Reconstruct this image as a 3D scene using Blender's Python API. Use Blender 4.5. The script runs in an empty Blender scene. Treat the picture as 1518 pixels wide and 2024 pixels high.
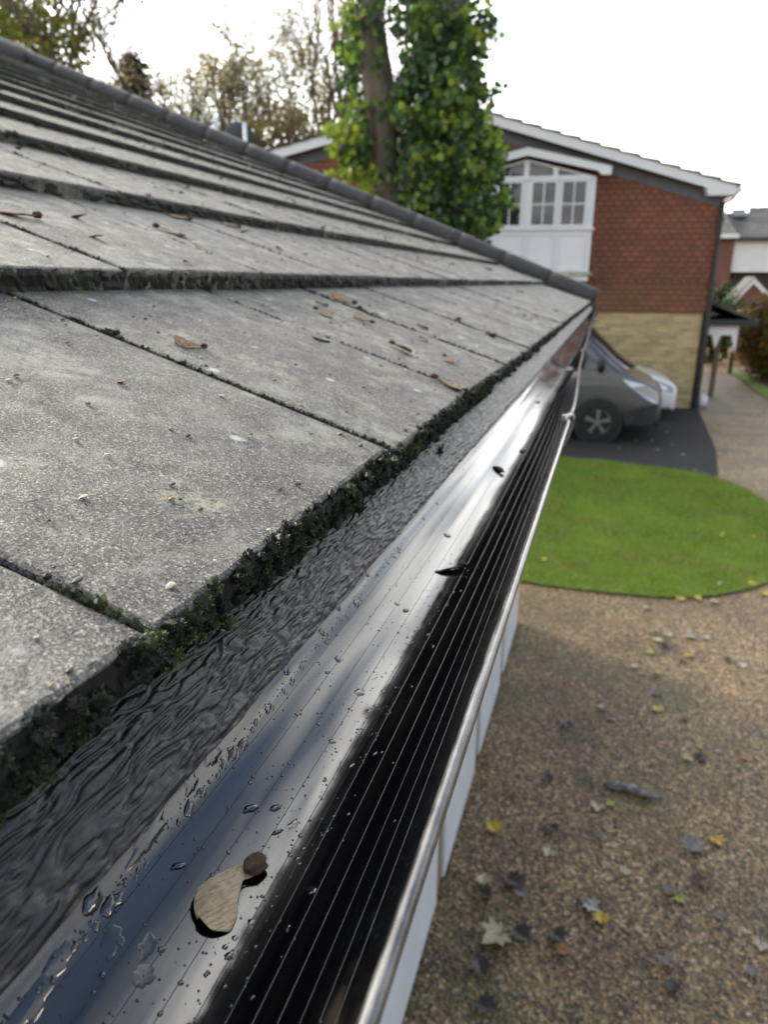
import bpy, bmesh, math, random
from mathutils import Vector, Matrix, noise
random.seed(7)
SC = bpy.context.scene
COL = SC.collection
rad = math.radians
# ---------------------------------------------------------------- camera
CAM = Vector((0.1421, -0.1871, 0.1135)); FPX = 1410.6
AZ, TILT, ROLL = 0.298401, 0.311083, 0.004385
_fh = Vector((-math.sin(AZ), math.cos(AZ), 0)); _r = Vector((math.cos(AZ), math.sin(AZ), 0)); _z = Vector((0, 0, 1))
FWD = _fh*math.cos(TILT) - _z*math.sin(TILT); _u = _fh*math.sin(TILT) + _z*math.cos(TILT)
RGT = _r*math.cos(ROLL) + _u*math.sin(ROLL); UPV = -_r*math.sin(ROLL) + _u*math.cos(ROLL)
cd = bpy.data.cameras.new('camera'); cam = bpy.data.objects.new('camera', cd); COL.objects.link(cam)
M = Matrix((RGT, UPV, -FWD)).transposed().to_4x4(); M.translation = CAM; cam.matrix_world = M
cd.sensor_fit = 'VERTICAL'; cd.sensor_height = 36; cd.sensor_width = 27; cd.lens = FPX/2024*36
cd.clip_start = 0.01; cd.clip_end = 2000
cd.dof.use_dof = True; cd.dof.focus_distance = 0.33; cd.dof.aperture_fstop = 13.0
SC.camera = cam
# ---------------------------------------------------------------- light
SUN_AZ, SUN_EL = -62.0, 26.0         # azimuth from +Y towards +X, degrees
SUN_E, SKY_S, CLOUD_S, EXPO = 2.9, 0.15, 1.75, 1.0
SC.view_settings.view_transform = 'Standard'; SC.view_settings.look = 'None'
SC.view_settings.exposure = EXPO; SC.view_settings.gamma = 1.0
SC.cycles.use_denoising = True
SC.cycles.max_bounces = 8; SC.cycles.transparent_max_bounces = 8
SC.cycles.caustics_reflective = False; SC.cycles.caustics_refractive = False
SC.cycles.sample_clamp_indirect = 6
w = bpy.data.worlds.new('World'); SC.world = w; w.use_nodes = True
nt = w.node_tree; nt.nodes.clear()
def N(t, kind, **k):
    n = t.nodes.new(kind)
    for a, b in k.items(): setattr(n, a, b)
    return n
sky = N(nt, 'ShaderNodeTexSky', sky_type='NISHITA'); sky.sun_disc = False
sky.sun_elevation = rad(SUN_EL); sky.sun_rotation = rad(SUN_AZ); sky.altitude = 50; sky.dust_density = 1.2
bg1 = N(nt, 'ShaderNodeBackground'); bg1.inputs[1].default_value = SKY_S; nt.links.new(sky.outputs[0], bg1.inputs[0])
tc = N(nt, 'ShaderNodeTexCoord'); sep = N(nt, 'ShaderNodeSeparateXYZ'); nt.links.new(tc.outputs['Generated'], sep.inputs[0])
add = N(nt, 'ShaderNodeMath', operation='ADD'); add.inputs[1].default_value = .22; nt.links.new(sep.outputs[2], add.inputs[0])
mx = N(nt, 'ShaderNodeMath', operation='MAXIMUM'); mx.inputs[1].default_value = .05; nt.links.new(add.outputs[0], mx.inputs[0])
dv = N(nt, 'ShaderNodeVectorMath', operation='DIVIDE'); nt.links.new(tc.outputs['Generated'], dv.inputs[0])
cmb = N(nt, 'ShaderNodeCombineXYZ')
for i in range(3): nt.links.new(mx.outputs[0], cmb.inputs[i])
nt.links.new(cmb.outputs[0], dv.inputs[1])
cn = N(nt, 'ShaderNodeTexNoise'); cn.inputs['Scale'].default_value = 1.15; cn.inputs['Detail'].default_value = 5; cn.inputs['Roughness'].default_value = .55
mp = N(nt, 'ShaderNodeMapping'); mp.inputs['Location'].default_value = (3.1, 1.7, 0); nt.links.new(dv.outputs[0], mp.inputs[0]); nt.links.new(mp.outputs[0], cn.inputs['Vector'])
# more cloud towards the horizon
hz = N(nt, 'ShaderNodeMapRange'); hz.inputs['From Min'].default_value = .38; hz.inputs['From Max'].default_value = .72
hz.inputs['To Min'].default_value = .17; hz.inputs['To Max'].default_value = -.10; nt.links.new(sep.outputs[2], hz.inputs['Value'])
ca = N(nt, 'ShaderNodeMath', operation='ADD'); nt.links.new(cn.outputs[0], ca.inputs[0]); nt.links.new(hz.outputs[0], ca.inputs[1])
cr = N(nt, 'ShaderNodeValToRGB'); cr.color_ramp.elements[0].position = .46; cr.color_ramp.elements[1].position = .66; nt.links.new(ca.outputs[0], cr.inputs[0])
cn2 = N(nt, 'ShaderNodeTexNoise'); cn2.inputs['Scale'].default_value = 3.2; cn2.inputs['Detail'].default_value = 6; nt.links.new(dv.outputs[0], cn2.inputs['Vector'])
cr2 = N(nt, 'ShaderNodeValToRGB'); cr2.color_ramp.elements[0].color = (.30, .32, .36, 1); cr2.color_ramp.elements[1].color = (1, .99, .96, 1)
cr2.color_ramp.elements[0].position = .34; cr2.color_ramp.elements[1].position = .55; nt.links.new(cn2.outputs[0], cr2.inputs[0])
veil = N(nt, 'ShaderNodeMath', operation='MAXIMUM'); veil.inputs[1].default_value = .08; nt.links.new(cr.outputs[0], veil.inputs[0])
bg2 = N(nt, 'ShaderNodeBackground')
sdot = N(nt, 'ShaderNodeVectorMath', operation='DOT_PRODUCT'); nt.links.new(tc.outputs['Generated'], sdot.inputs[0])     # clouds are brighter towards the sun
sdot.inputs[1].default_value = (math.sin(rad(SUN_AZ))*math.cos(rad(SUN_EL)), math.cos(rad(SUN_AZ))*math.cos(rad(SUN_EL)), math.sin(rad(SUN_EL)))
cbr = N(nt, 'ShaderNodeMapRange'); cbr.interpolation_type = 'SMOOTHSTEP'; cbr.inputs['From Min'].default_value = -.3; cbr.inputs['From Max'].default_value = 1.0
cbr.inputs['To Min'].default_value = CLOUD_S*.52; cbr.inputs['To Max'].default_value = CLOUD_S*1.25; nt.links.new(sdot.outputs['Value'], cbr.inputs['Value']); nt.links.new(cbr.outputs[0], bg2.inputs[1])
sb = N(nt, 'ShaderNodeMapRange'); sb.inputs['From Min'].default_value = .45; sb.inputs['From Max'].default_value = .85; sb.inputs['To Min'].default_value = 0; sb.inputs['To Max'].default_value = .34
nt.links.new(sdot.outputs['Value'], sb.inputs['Value']); ca2 = N(nt, 'ShaderNodeMath', operation='ADD'); nt.links.new(ca.outputs[0], ca2.inputs[0]); nt.links.new(sb.outputs[0], ca2.inputs[1]); nt.links.new(ca2.outputs[0], cr.inputs[0])
nt.links.new(cr2.outputs[0], bg2.inputs[0])
ms = N(nt, 'ShaderNodeMixShader'); nt.links.new(veil.outputs[0], ms.inputs[0]); nt.links.new(bg1.outputs[0], ms.inputs[1]); nt.links.new(bg2.outputs[0], ms.inputs[2])
wo = N(nt, 'ShaderNodeOutputWorld'); nt.links.new(ms.outputs[0], wo.inputs[0])
SUND = Vector((math.sin(rad(SUN_AZ))*math.cos(rad(SUN_EL)), math.cos(rad(SUN_AZ))*math.cos(rad(SUN_EL)), math.sin(rad(SUN_EL))))
sl = bpy.data.lights.new('sun', 'SUN'); sl.energy = SUN_E; sl.angle = rad(12.0); sl.color = (1, .90, .74)
so = bpy.data.objects.new('sun', sl); COL.objects.link(so); so.location = SUND*50
so.rotation_euler = SUND.to_track_quat('Z', 'Y').to_euler()
# ---------------------------------------------------------------- helpers
GZ = CAM.z - 2.5          # ground level
def ray(x, y): return RGT*((x-759)/FPX) + UPV*((1012-y)/FPX) + FWD
def at(x, y, X=None, Y=None, Z=None):
    d = ray(x, y)
    for i, v in enumerate((X, Y, Z)):
        if v is not None: return CAM + d*((v-CAM[i])/d[i])
def gp(x, y, up=0): return at(x, y, Z=GZ+up)

class MB:
    def __init__(s): s.v = []; s.f = []; s.c = []; s.cur = (1, 1, 1)
    def add(s, vs, fs):
        o = len(s.v); s.v += [tuple(v) for v in vs]; s.f += [tuple(i+o for i in f) for f in fs]; s.c += [s.cur]*len(fs)
    def box(s, a, b, rz=0, o=None):
        x0, y0, z0 = a; x1, y1, z1 = b
        vs = [Vector(p) for p in ((x0,y0,z0),(x1,y0,z0),(x1,y1,z0),(x0,y1,z0),(x0,y0,z1),(x1,y0,z1),(x1,y1,z1),(x0,y1,z1))]
        s.add(vs, [(0,3,2,1),(4,5,6,7),(0,1,5,4),(1,2,6,5),(2,3,7,6),(3,0,4,7)])
    def bbox(s, a, b, bev=.01):                      # bevelled box
        bm = bmesh.new(); bmesh.ops.create_cube(bm, size=1)
        a = Vector(a); b = Vector(b)
        for v in bm.verts: v.co = Vector([(a[i]+b[i])/2 + v.co[i]*(b[i]-a[i]) for i in range(3)])
        bmesh.ops.bevel(bm, geom=bm.edges[:], offset=bev, segments=2, affect='EDGES', profile=.5)
        bm.verts.index_update(); s.add([v.co.copy() for v in bm.verts], [[v.index for v in f.verts] for f in bm.faces]); bm.free()
    def tube(s, pts, rs, n=8, cap=True):
        pts = [Vector(p) for p in pts]
        if not hasattr(rs, '__len__'): rs = [rs]*len(pts)
        vs = []; fs = []
        up = None
        for i, p in enumerate(pts):
            d = (pts[min(i+1, len(pts)-1)] - pts[max(i-1, 0)]).normalized()
            if up is None: up = d.orthogonal().normalized()
            e = (up - d*up.dot(d)).normalized(); up = e; g = d.cross(e)
            for k in range(n):
                a = 2*math.pi*k/n; vs.append(p + (e*math.cos(a) + g*math.sin(a))*rs[i])
        for i in range(len(pts)-1):
            for k in range(n):
                fs.append((i*n+k, i*n+(k+1) % n, (i+1)*n+(k+1) % n, (i+1)*n+k))
        if cap: fs.append(tuple(range(n))[::-1]); fs.append(tuple((len(pts)-1)*n+k for k in range(n)))
        s.add(vs, fs)
    def prism(s, poly, d):                            # polygon of 3-D points pushed along d
        n = len(poly); poly = [Vector(p) for p in poly]; d = Vector(d)
        s.add(poly + [p+d for p in poly], [tuple(range(n))[::-1], tuple(range(n, 2*n))] + [(i, (i+1) % n, n+(i+1) % n, n+i) for i in range(n)])
    def grid(s, rows, wrap=False):
        n = len(rows[0]); vs = [p for r in rows for p in r]; fs = []
        for i in range(len(rows)-1):
            for k in range(n if wrap else n-1):
                fs.append((i*n+k, i*n+(k+1) % n, (i+1)*n+(k+1) % n, (i+1)*n+k))
        s.add(vs, fs)
    def blob(s, c, r, sub=1, amp=.25, fr=None, sc=(1, 1, 1)):
        bm = bmesh.new(); bmesh.ops.create_icosphere(bm, subdivisions=sub, radius=1)
        c = Vector(c); off = Vector((random.random()*50, random.random()*50, random.random()*50))
        for v in bm.verts:
            k = 1 + amp*noise.noise(v.co*1.7+off)*1.6
            v.co = c + Vector((v.co.x*sc[0], v.co.y*sc[1], v.co.z*sc[2]))*(r*k)
        bm.verts.index_update(); s.add([v.co.copy() for v in bm.verts], [[v.index for v in f.verts] for f in bm.faces]); bm.free()
    def mesh(s, name, mat, smooth=False):
        me = bpy.data.meshes.new(name); me.from_pydata(s.v, [], s.f); me.update()
        if any(c != (1, 1, 1) for c in s.c):
            at_ = me.attributes.new('tint', 'FLOAT_COLOR', 'FACE'); buf = []
            for c in s.c: buf += [c[0], c[1], c[2], 1]
            at_.data.foreach_set('color', buf)
        if mat: me.materials.append(mat)
        me.polygons.foreach_set('use_smooth', [bool(smooth)]*len(me.polygons))
        return me
    def build(s, name, mat, parent=None, smooth=False, fix=True):
        me = s.mesh(name, mat, smooth)
        if fix:
            bm = bmesh.new(); bm.from_mesh(me); bmesh.ops.recalc_face_normals(bm, faces=bm.faces[:]); bm.to_mesh(me); bm.free()
        o = bpy.data.objects.new(name, me); COL.objects.link(o)
        if parent is not None:
            o.parent = parent; o.matrix_parent_inverse = parent.matrix_world.inverted()
        return o
def tag(o, label=None, cat=None, group=None, kind=None):
    for k, v in (('label', label), ('category', cat), ('group', group), ('kind', kind)):
        if v: o[k] = v
    return o
def empty(name, loc, label, cat, group=None):
    o = bpy.data.objects.new(name, None); COL.objects.link(o); o.location = loc; o.empty_display_size = .1
    o.matrix_world = Matrix.Translation(loc)
    return tag(o, label, cat, group)
def struct(mb, name, mat, **k): return tag(mb.build(name, mat, **k), kind='structure')
def copy_tree(o, parent=None):
    c = o.copy(); COL.objects.link(c); c.parent = parent
    for ch in list(o.children): copy_tree(ch, c)
    return c
def ss(t): t = max(0, min(1, t)); return t*t*(3-2*t)
def rnd(a, b): return random.uniform(a, b)
# ---------------------------------------------------------------- materials
class Mat:
    def __init__(s, name, col=(.5, .5, .5), rough=.6, spec=.5, metal=0):
        s.m = bpy.data.materials.new(name); s.m.use_nodes = True; s.t = s.m.node_tree
        s.b = s.t.nodes['Principled BSDF']; s.out = s.t.nodes['Material Output']
        s.b.inputs['Base Color'].default_value = (*col, 1); s.b.inputs['Roughness'].default_value = rough
        s.b.inputs['Specular IOR Level'].default_value = spec; s.b.inputs['Metallic'].default_value = metal
        s.tc = N(s.t, 'ShaderNodeTexCoord'); s.vec = s.tc.outputs['Object']
    def L(s, a, b): s.t.links.new(a, b)
    def map(s, scale=(1, 1, 1), rot=(0, 0, 0), loc=(0, 0, 0)):
        n = N(s.t, 'ShaderNodeMapping'); n.inputs['Scale'].default_value = scale; n.inputs['Rotation'].default_value = rot; n.inputs['Location'].default_value = loc
        s.L(s.vec, n.inputs[0]); return n.outputs[0]
    def noise(s, scale, detail=4, rough=.55, vec=None, dist=0):
        n = N(s.t, 'ShaderNodeTexNoise'); n.inputs['Scale'].default_value = scale; n.inputs['Detail'].default_value = detail
        n.inputs['Roughness'].default_value = rough; n.inputs['Distortion'].default_value = dist
        s.L(vec or s.vec, n.inputs['Vector']); return n.outputs[0]
    def voro(s, scale, vec=None, out='Distance', rnd_=1):
        n = N(s.t, 'ShaderNodeTexVoronoi'); n.inputs['Scale'].default_value = scale; n.inputs['Randomness'].default_value = rnd_
        s.L(vec or s.vec, n.inputs['Vector']); return n.outputs[out]
    def ramp(s, src, a, b, c0=(0, 0, 0), c1=(1, 1, 1), mid=None):
        if a > b: a, b, c0, c1 = b, a, c1, c0
        n = N(s.t, 'ShaderNodeValToRGB'); e = n.color_ramp.elements
        e[0].position = a; e[1].position = b; e[0].color = (*c0, 1); e[1].color = (*c1, 1)
        if mid:
            for p, c in mid: k = e.new(p); k.color = (*c, 1)
        s.L(src, n.inputs[0]); return n.outputs[0]
    def mix(s, f, a, b, mode='MIX'):
        n = N(s.t, 'ShaderNodeMix', data_type='RGBA', blend_type=mode)
        for sock, v in ((n.inputs[0], f), (n.inputs[6], a), (n.inputs[7], b)):
            if isinstance(v, (int, float)): sock.default_value = v
            elif isinstance(v, tuple): sock.default_value = (*v, 1)
            else: s.L(v, sock)
        return n.outputs[2]
    def math(s, op, a, b=None):
        n = N(s.t, 'ShaderNodeMath', operation=op)
        for i, v in enumerate((a, b)):
            if v is None: continue
            if isinstance(v, (int, float)): n.inputs[i].default_value = v
            else: s.L(v, n.inputs[i])
        return n.outputs[0]
    def col(s, c): s.L(c, s.b.inputs['Base Color']); return s
    def rough(s, c): s.L(c, s.b.inputs['Roughness']); return s
    def bump(s, h, dist=.001, strength=1.0, prev=None):
        n = N(s.t, 'ShaderNodeBump'); n.inputs['Distance'].default_value = dist; n.inputs['Strength'].default_value = strength
        s.L(h, n.inputs['Height'])
        if prev: s.L(prev, n.inputs['Normal'])
        s.L(n.outputs[0], s.b.inputs['Normal']); return n.outputs[0]
    def tint(s, amount=1.0):
        n = N(s.t, 'ShaderNodeAttribute', attribute_name='tint'); return n.outputs['Color']
def simple(name, col, rough=.6, var=.12, scale=8, bump=0, bscale=60, **k):
    m = Mat(name, col, rough, **k)
    d = tuple(c*(1-var*1.6) for c in col); l = tuple(min(1, c*(1+var)) for c in col)
    m.col(m.ramp(m.noise(scale, 5), .3, .7, d, l))
    if bump: m.bump(m.noise(bscale, 4), bump)
    return m.m
def leafmat(name, trans=.45, rough=.45):
    m = Mat(name, (.1, .2, .05), rough, spec=.35); c = m.tint()
    m.col(c)
    tr = N(m.t, 'ShaderNodeBsdfTranslucent'); m.L(m.mix(1.0, c, (1.0, 1.05, .45), 'MULTIPLY'), tr.inputs[0])
    a = N(m.t, 'ShaderNodeMixShader'); a.inputs[0].default_value = trans
    m.L(m.b.outputs[0], a.inputs[1]); m.L(tr.outputs[0], a.inputs[2]); m.L(a.outputs[0], m.out.inputs[0])
    return m.m
LEAF = leafmat('leaf', .5)
# concrete roof tile: granular grey with pale lichen
m = Mat('tile_concrete', rough=.55, spec=.45)
fine = m.noise(760, 3, .75); fine2 = m.noise(330, 2, .6)
gv = N(m.t, 'ShaderNodeTexVoronoi'); gv.inputs['Scale'].default_value = 1050; m.L(m.vec, gv.inputs['Vector'])
gs = N(m.t, 'ShaderNodeSeparateColor'); m.L(gv.outputs['Color'], gs.inputs[0]); grit = gv.outputs['Distance']
base = m.ramp(gs.outputs[0], 0, 1, (.022, .02, .019), (.46, .41, .33), [(.28, (.06, .056, .053)), (.70, (.14, .131, .121)), (.9, (.25, .23, .20))])
base = m.mix(m.ramp(m.noise(9, 6, .65), .35, .7), base, m.mix(1.0, base, (1.4, 1.38, 1.32), 'MULTIPLY'))
base = m.mix(m.ramp(m.noise(48, 5, .7), .55, .75), base, m.mix(1.0, base, (.55, .55, .57), 'MULTIPLY'))
base = m.mix(m.ramp(fine, .36, .28), base, (.016, .015, .017))
lich = m.math('MULTIPLY', m.ramp(m.noise(26, 6, .65), .54, .66), m.ramp(m.noise(300, 3), .35, .6))
base = m.mix(m.math('MULTIPLY', lich, .85), base, (.44, .43, .30))
l2 = m.math('MULTIPLY', m.ramp(m.noise(11, 7, .7, m.map((1, 1, 1), loc=(7, 2, 1))), .50, .63), m.ramp(m.noise(90, 4), .36, .56)); base = m.mix(m.math('MULTIPLY', l2, .75), base, (.36, .36, .30))
st = m.ramp(m.noise(1, 5, .6, m.map((5, 22, 5))), .45, .75); base = m.mix(m.math('MULTIPLY', st, .45), base, m.mix(1.0, base, (.5, .48, .45), 'MULTIPLY'))
wl = m.math('MULTIPLY', m.ramp(m.voro(30), .16, .10), m.ramp(m.noise(7, 2), .5, .56))
base = m.mix(m.math('MULTIPLY', wl, .8), base, (.62, .63, .60))
geo = N(m.t, 'ShaderNodeSeparateXYZ'); m.L(m.vec, geo.inputs[0])
upm = m.ramp(m.math('MULTIPLY', geo.outputs[0], -1), .5, 2.2)                     # mossier towards the ridge
ms_ = m.math('MULTIPLY', upm, m.ramp(m.noise(14, 6, .7), .45, .62))
base = m.mix(m.math('MULTIPLY', ms_, .75), base, (.085, .09, .025))
br_ = m.math('MULTIPLY', m.ramp(m.math('MULTIPLY', geo.outputs[0], -1), .3, 1.5), m.ramp(m.noise(23, 6, .75), .50, .66)); base = m.mix(m.math('MULTIPLY', br_, .6), base, (.10, .065, .035))
base = m.mix(1.0, base, (.86, .875, .91), 'MULTIPLY')
m.col(base); m.rough(m.ramp(m.noise(40, 4), .3, .7, (.5,)*3, (.78,)*3))
nb = m.bump(fine, .0015, 1.0); m.bump(gs.outputs[1], .0006, .6, nb)
TILE = m.m
# moss
m = Mat('moss', rough=.6, spec=.4); m.col(m.tint()); MOSS = m.m
# wood-grain embossed black-brown plastic
m = Mat('embossed_board', (.016, .0145, .015), .34, spec=.6)
m.col(m.ramp(m.noise(70, 5), .35, .7, (.005, .0045, .005), (.016, .014, .013)))
m.rough(m.ramp(m.noise(120, 4), .3, .7, (.24,)*3, (.42,)*3)); m.bump(m.noise(1100, 4, .7), .0003, .6); BOARD = m.m
# gutter: wet black plastic
m = Mat('black_plastic', (.003, .003, .0035), .09, spec=.75)
streak = m.noise(1, 5, .6, m.map((700, 3, 700)))
smear = m.noise(38, 5, .6, m.map((1, .25, 1)))
m.rough(m.ramp(m.math('ADD', m.math('MULTIPLY', streak, .5), m.math('MULTIPLY', smear, .6)), .42, .72, (.06,)*3, (.22,)*3))
dust = m.ramp(m.noise(1500, 2), .71, .76)
m.col(m.mix(m.math('MULTIPLY', dust, .35), (.003, .003, .0035), (.16, .15, .12)))
m.b.inputs['Coat Weight'].default_value = .6; m.b.inputs['Coat Roughness'].default_value = .075; m.b.inputs['Coat IOR'].default_value = 1.6; m.b.inputs['IOR'].default_value = 1.5
m.bump(m.noise(1, 3, .5, m.map((260, 5, 260))), .00012, .5)
GUT = m.m
m = Mat('water', (.014, .016, .02), .03, spec=1.0); WATER = m.m
m = Mat('verge_concrete', rough=.6, spec=.4)
c = m.ramp(m.noise(60, 6, .7), .3, .75, (.026, .025, .025), (.09, .087, .083)); c = m.mix(m.ramp(m.noise(300, 2), .66, .74), c, (.4, .4, .38))
m.col(c); m.bump(m.noise(120, 5), .004); VERGE = m.m
WHITE_P = simple('white_panel', (.66, .69, .72), .45, .05, 3)
WHITE = simple('white_upvc', (.80, .81, .82), .35, .03, 2)
POST = simple('weathered_timber', (.20, .145, .085), .75, .3, 20, .002, 90)
DARK = simple('dark_paint', (.02, .02, .022), .4, .2, 10)
SOFFIT = simple('grey_soffit', (.13, .13, .15), .7, .12, 4)
GARWALL = simple('garage_brick', (.24, .16, .11), .85, .3, 12, .004, 60)
DECK = simple('roof_underlay', (.02, .02, .02), .9, .2, 10)
# ---------------------------------------------------------------- GARAGE (the roof in the foreground)
PITCH, GAUGE, TTH, TW = 0.37537, 0.34233, 0.0208, 0.295
YEND = 17*TW; Y0 = -5*TW; NROW = 14
TQ = PITCH - math.asin(TTH/GAUGE)
def rowedge(row, y): return Vector((-math.cos(PITCH)*GAUGE*row, y, math.sin(PITCH)*GAUGE*row))
SUP = Vector((-math.cos(TQ), 0, math.sin(TQ))); SNR = Vector((math.sin(TQ), 0, math.cos(TQ)))
def rsurf(row, y, s, h=0): return rowedge(row, y) + SUP*s + SNR*h
def roofhit(x, y, row):
    d = ray(x, y); p0 = rowedge(row, 0); t = (p0-CAM).dot(SNR)/d.dot(SNR); return CAM + d*t
garage = empty('garage', (0, 1.7, GZ), 'low garage with mossy grey concrete tiled roof and black gutter in the foreground', 'garage')
def tile(mb, row, y0, w, near):
    s_prof = [(0, -TTH-.001), (0, -.0035), (.0006, -.0012), (.0025, 0)]
    ns = 14 if near else 3
    s_prof += [(.0025 + (.39-.0025)*k/ns, 0) for k in range(1, ns+1)]
    g = .0016
    ny = 40 if near else 6
    ys = [(g, -TTH), (g, -.003), (g+.0007, -.0009), (g+.003, 0)] + [(g+.003+(w-2*g-.006)*k/ny, 0) for k in range(1, ny)] + [(w-g-.003, 0), (w-g-.0007, -.0009), (w-g, -.003), (w-g, -TTH)]
    dz = rnd(-.0012, .0012); ds = rnd(-.002, .002); rot = rnd(-.003, .003)
    rows = []
    for (s, hs) in s_prof:
        r = []
        for (yy, hy) in ys:
            h = max(-TTH-.001, min(hs, hy) if (hs < 0 or hy < 0) else 0)
            p = Vector((s, y0+yy, 0))*9
            jag = 0
            if s < .01:
                q = Vector((row*7.1, (y0+yy)*160, h*300)); jag = .0016*noise.noise(q) + .0010*noise.noise(q*2.7)
            edge = 0
            if min(yy-g, w-g-yy) < .004: edge = .0010*noise.noise(Vector((s*200, y0*31+yy*30, 3)))
            hh = h + dz + .0003*noise.noise(p*.5)
            r.append(rsurf(row, y0 + yy + edge, s + ds + jag + rot*(yy-w/2)*6, hh))
        rows.append(r)
    mb.grid(rows)
deck = MB()
th = NROW*GAUGE; A = Vector((-.012, 0, -.03))
rx, rz_ = -math.cos(PITCH)*th, math.sin(PITCH)*th
deck.prism([(A.x, Y0, A.z), (rx, Y0, rz_-.03), (2*rx, Y0, A.z), (2*rx, Y0, A.z-.03), (rx, Y0, rz_-.06), (A.x, Y0, A.z-.012)], (0, YEND-Y0+.03, 0))
roof = deck.build('roof', DECK, garage)
for row in range(NROW):
    mb = MB(); sh = .5*TW if row % 2 else 0
    edges = [Y0] + [Y0 + sh + TW*k for k in range(0 if sh else 1, 23) if Y0 + sh + TW*k < YEND-.01] + [YEND]
    for a, b in zip(edges, edges[1:]):
        tile(mb, row, a, b-a, row < 2 and -.4 < a < 1.3)
    mb.build('tile_course', TILE, roof, smooth=False)
# ridge pieces and the verge of rounded cement pieces down the far end
def cappieces(name, p0, d, n, ln, rr, mat, parent, up):
    side = d.cross(up).normalized()
    for k in range(n):
        mb = MB(); rows = []
        for q in range(7):
            t = k*ln + ln*q/6
            r_ = rr + rnd(-.0012, .0012)
            rows.append([p0 + d*t + side*(math.cos(a)*r_*.95) + up*(math.sin(a)*r_*.95 - .008 + .003*noise.noise(Vector((t*6, a*2, 0)))) for a in [math.pi*(-.18+1.36*j/12) for j in range(13)]])
        mb.grid(rows); mb.f.append(tuple(range(12, -1, -1))); mb.c.append((1, 1, 1)); o = len(mb.v)-13; mb.f.append(tuple(range(o, o+13))); mb.c.append((1, 1, 1))
        mb.build(name, mat, parent, smooth=True)
dslope = Vector((-math.cos(PITCH), 0, math.sin(PITCH))); nslope = Vector((math.sin(PITCH), 0, math.cos(PITCH)))
cappieces('verge_cap', Vector((.02, YEND+.045, 0))+nslope*.02, dslope, 14, GAUGE, .068, VERGE, roof, nslope)
cappieces('ridge_tile', Vector((rx, Y0, rz_-.01)), Vector((0, 1, 0)), 15, .44, .12, VERGE, roof, Vector((0, 0, 1)))
# far slope of the roof
mb = MB(); mb.prism([(rx, Y0, rz_), (2*rx, Y0, 0), (2*rx, Y0, -.02), (rx, Y0, rz_-.02)], (0, YEND-Y0, 0)); mb.build('rear_slope', VERGE, roof)
# embossed board between the tiles and the gutter
S0 = Vector((-.011, 0, -.0235)); S1 = Vector((.0172, 0, -.0500)); SD = (S1-S0); SL = SD.length; SD = SD.normalized(); SN = Vector((-SD.z, 0, SD.x))
if SN.z < 0: SN = -SN
def boardpt(y, s, h=0): return S0 + SD*s + SN*h + Vector((0, y, 0))
def emboss(y, s):
    w_ = noise.noise(Vector((s*85, y*45, 3.3)))
    n1 = noise.noise(Vector((s*360 + .55*w_, y*72 + .6*w_, 1.7)))
    n2 = noise.noise(Vector((s*520 + .5*w_, y*150, 8.1)))
    g1 = max(0, 1-abs(n1)*3.0); g2 = max(0, 1-abs(n2)*3.4)*ss((noise.noise(Vector((s*70, y*40, 6)))+.45)/.6)
    return .0004 - .0013*g1 - .0006*g2 + .00022*noise.noise(Vector((s*800, y*600, 2)))
ysb = []; y = -1.4
while y < YEND+.02:
    ysb.append(y); d = abs(y-CAM.y)+.18
    y += max(.0011, .0022*d*d/.5) if -.2 < y < 1.3 else .03
ns = 92; rows = []
for y in ysb:
    r = []
    for k in range(ns):
        s = -.006 + (SL+.006)*k/(ns-1)
        wob = .0009*noise.noise(Vector((y*90, 0, 7))) + .0012*noise.noise(Vector((y*22, 0, 3)))
        s2 = s + (wob*ss((s-SL+.012)/.012))
        lip = .0012*ss((s-SL+.003)/.003)
        r.append(boardpt(y, s2, emboss(y, s) - lip))
    e = S1 + SD*(wob)
    r.append(Vector((0, y, 0)) + e - SN*.0028); r.append(Vector((0, y, 0)) + e - SN*.0032 - SD*.012)
    rows.append(r)
mb = MB(); mb.grid(rows); mb.build('eaves_board', BOARD, garage, smooth=True)
# gutter
GR = .0615; GXC, GZC = .0419, -.045
def gofs(y):
    return Vector((0, y, .003*max(0, y-.8)))
def gpt(y, a, r=GR):      # a: angle from straight down, + towards the bead
    dx = -(.0135*max(0, y-.8) + .008*ss((y-.8)/.6))     # the run beyond the first clip is pinched towards the roof
    return Vector((GXC + r*math.sin(a) + dx*ss((a+.2)/1.6), 0, GZC - r*math.cos(a))) + gofs(y)
def gutang(m):            # view slope -> angle on the arc (near part)
    best = None
    for i in range(-900, 901):
        a = i/1000*math.pi/2*1.1; p = gpt(0, a); mm = (CAM.x-p.x)/(CAM.z-p.z)
        if best is None or abs(mm-m) < best[0]: best = (abs(mm-m), a)
    return best[1]
gys = [-1.4, -.8, -.4] + [-.25+.04*k for k in range(24)] + [.75+.12*k for k in range(37)]
gys = sorted(set(min(g, YEND+.08) for g in gys))
a0, a1 = -rad(84), rad(90)
mb = MB()
mb.grid([[gpt(y, a0+(a1-a0)*k/72) for k in range(73)] for y in gys])
mb.grid([[gpt(y, a0+(a1-a0)*k/40, GR+.0022) for k in range(41)] for y in gys])
RIBS = [gutang(m_) for m_ in (.695, .637, .583, .526, .474, .430, .393, .359, .329, .303, .281)]
for k, a in enumerate(RIBS):
    mb.tube([gpt(y, a, GR-.00005) for y in gys], .00017 if k < 8 else .00012, 6)
gutter = mb.build('gutter', GUT, garage, smooth=True, fix=False)
mb = MB(); mb.tube([gpt(y, rad(91), GR+.0013) + Vector((0, 0, .0006*noise.noise(Vector((y*9, 0, 0))))) for y in [-1.4+.02*k for k in range(329)]], .0023, 12)
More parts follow.
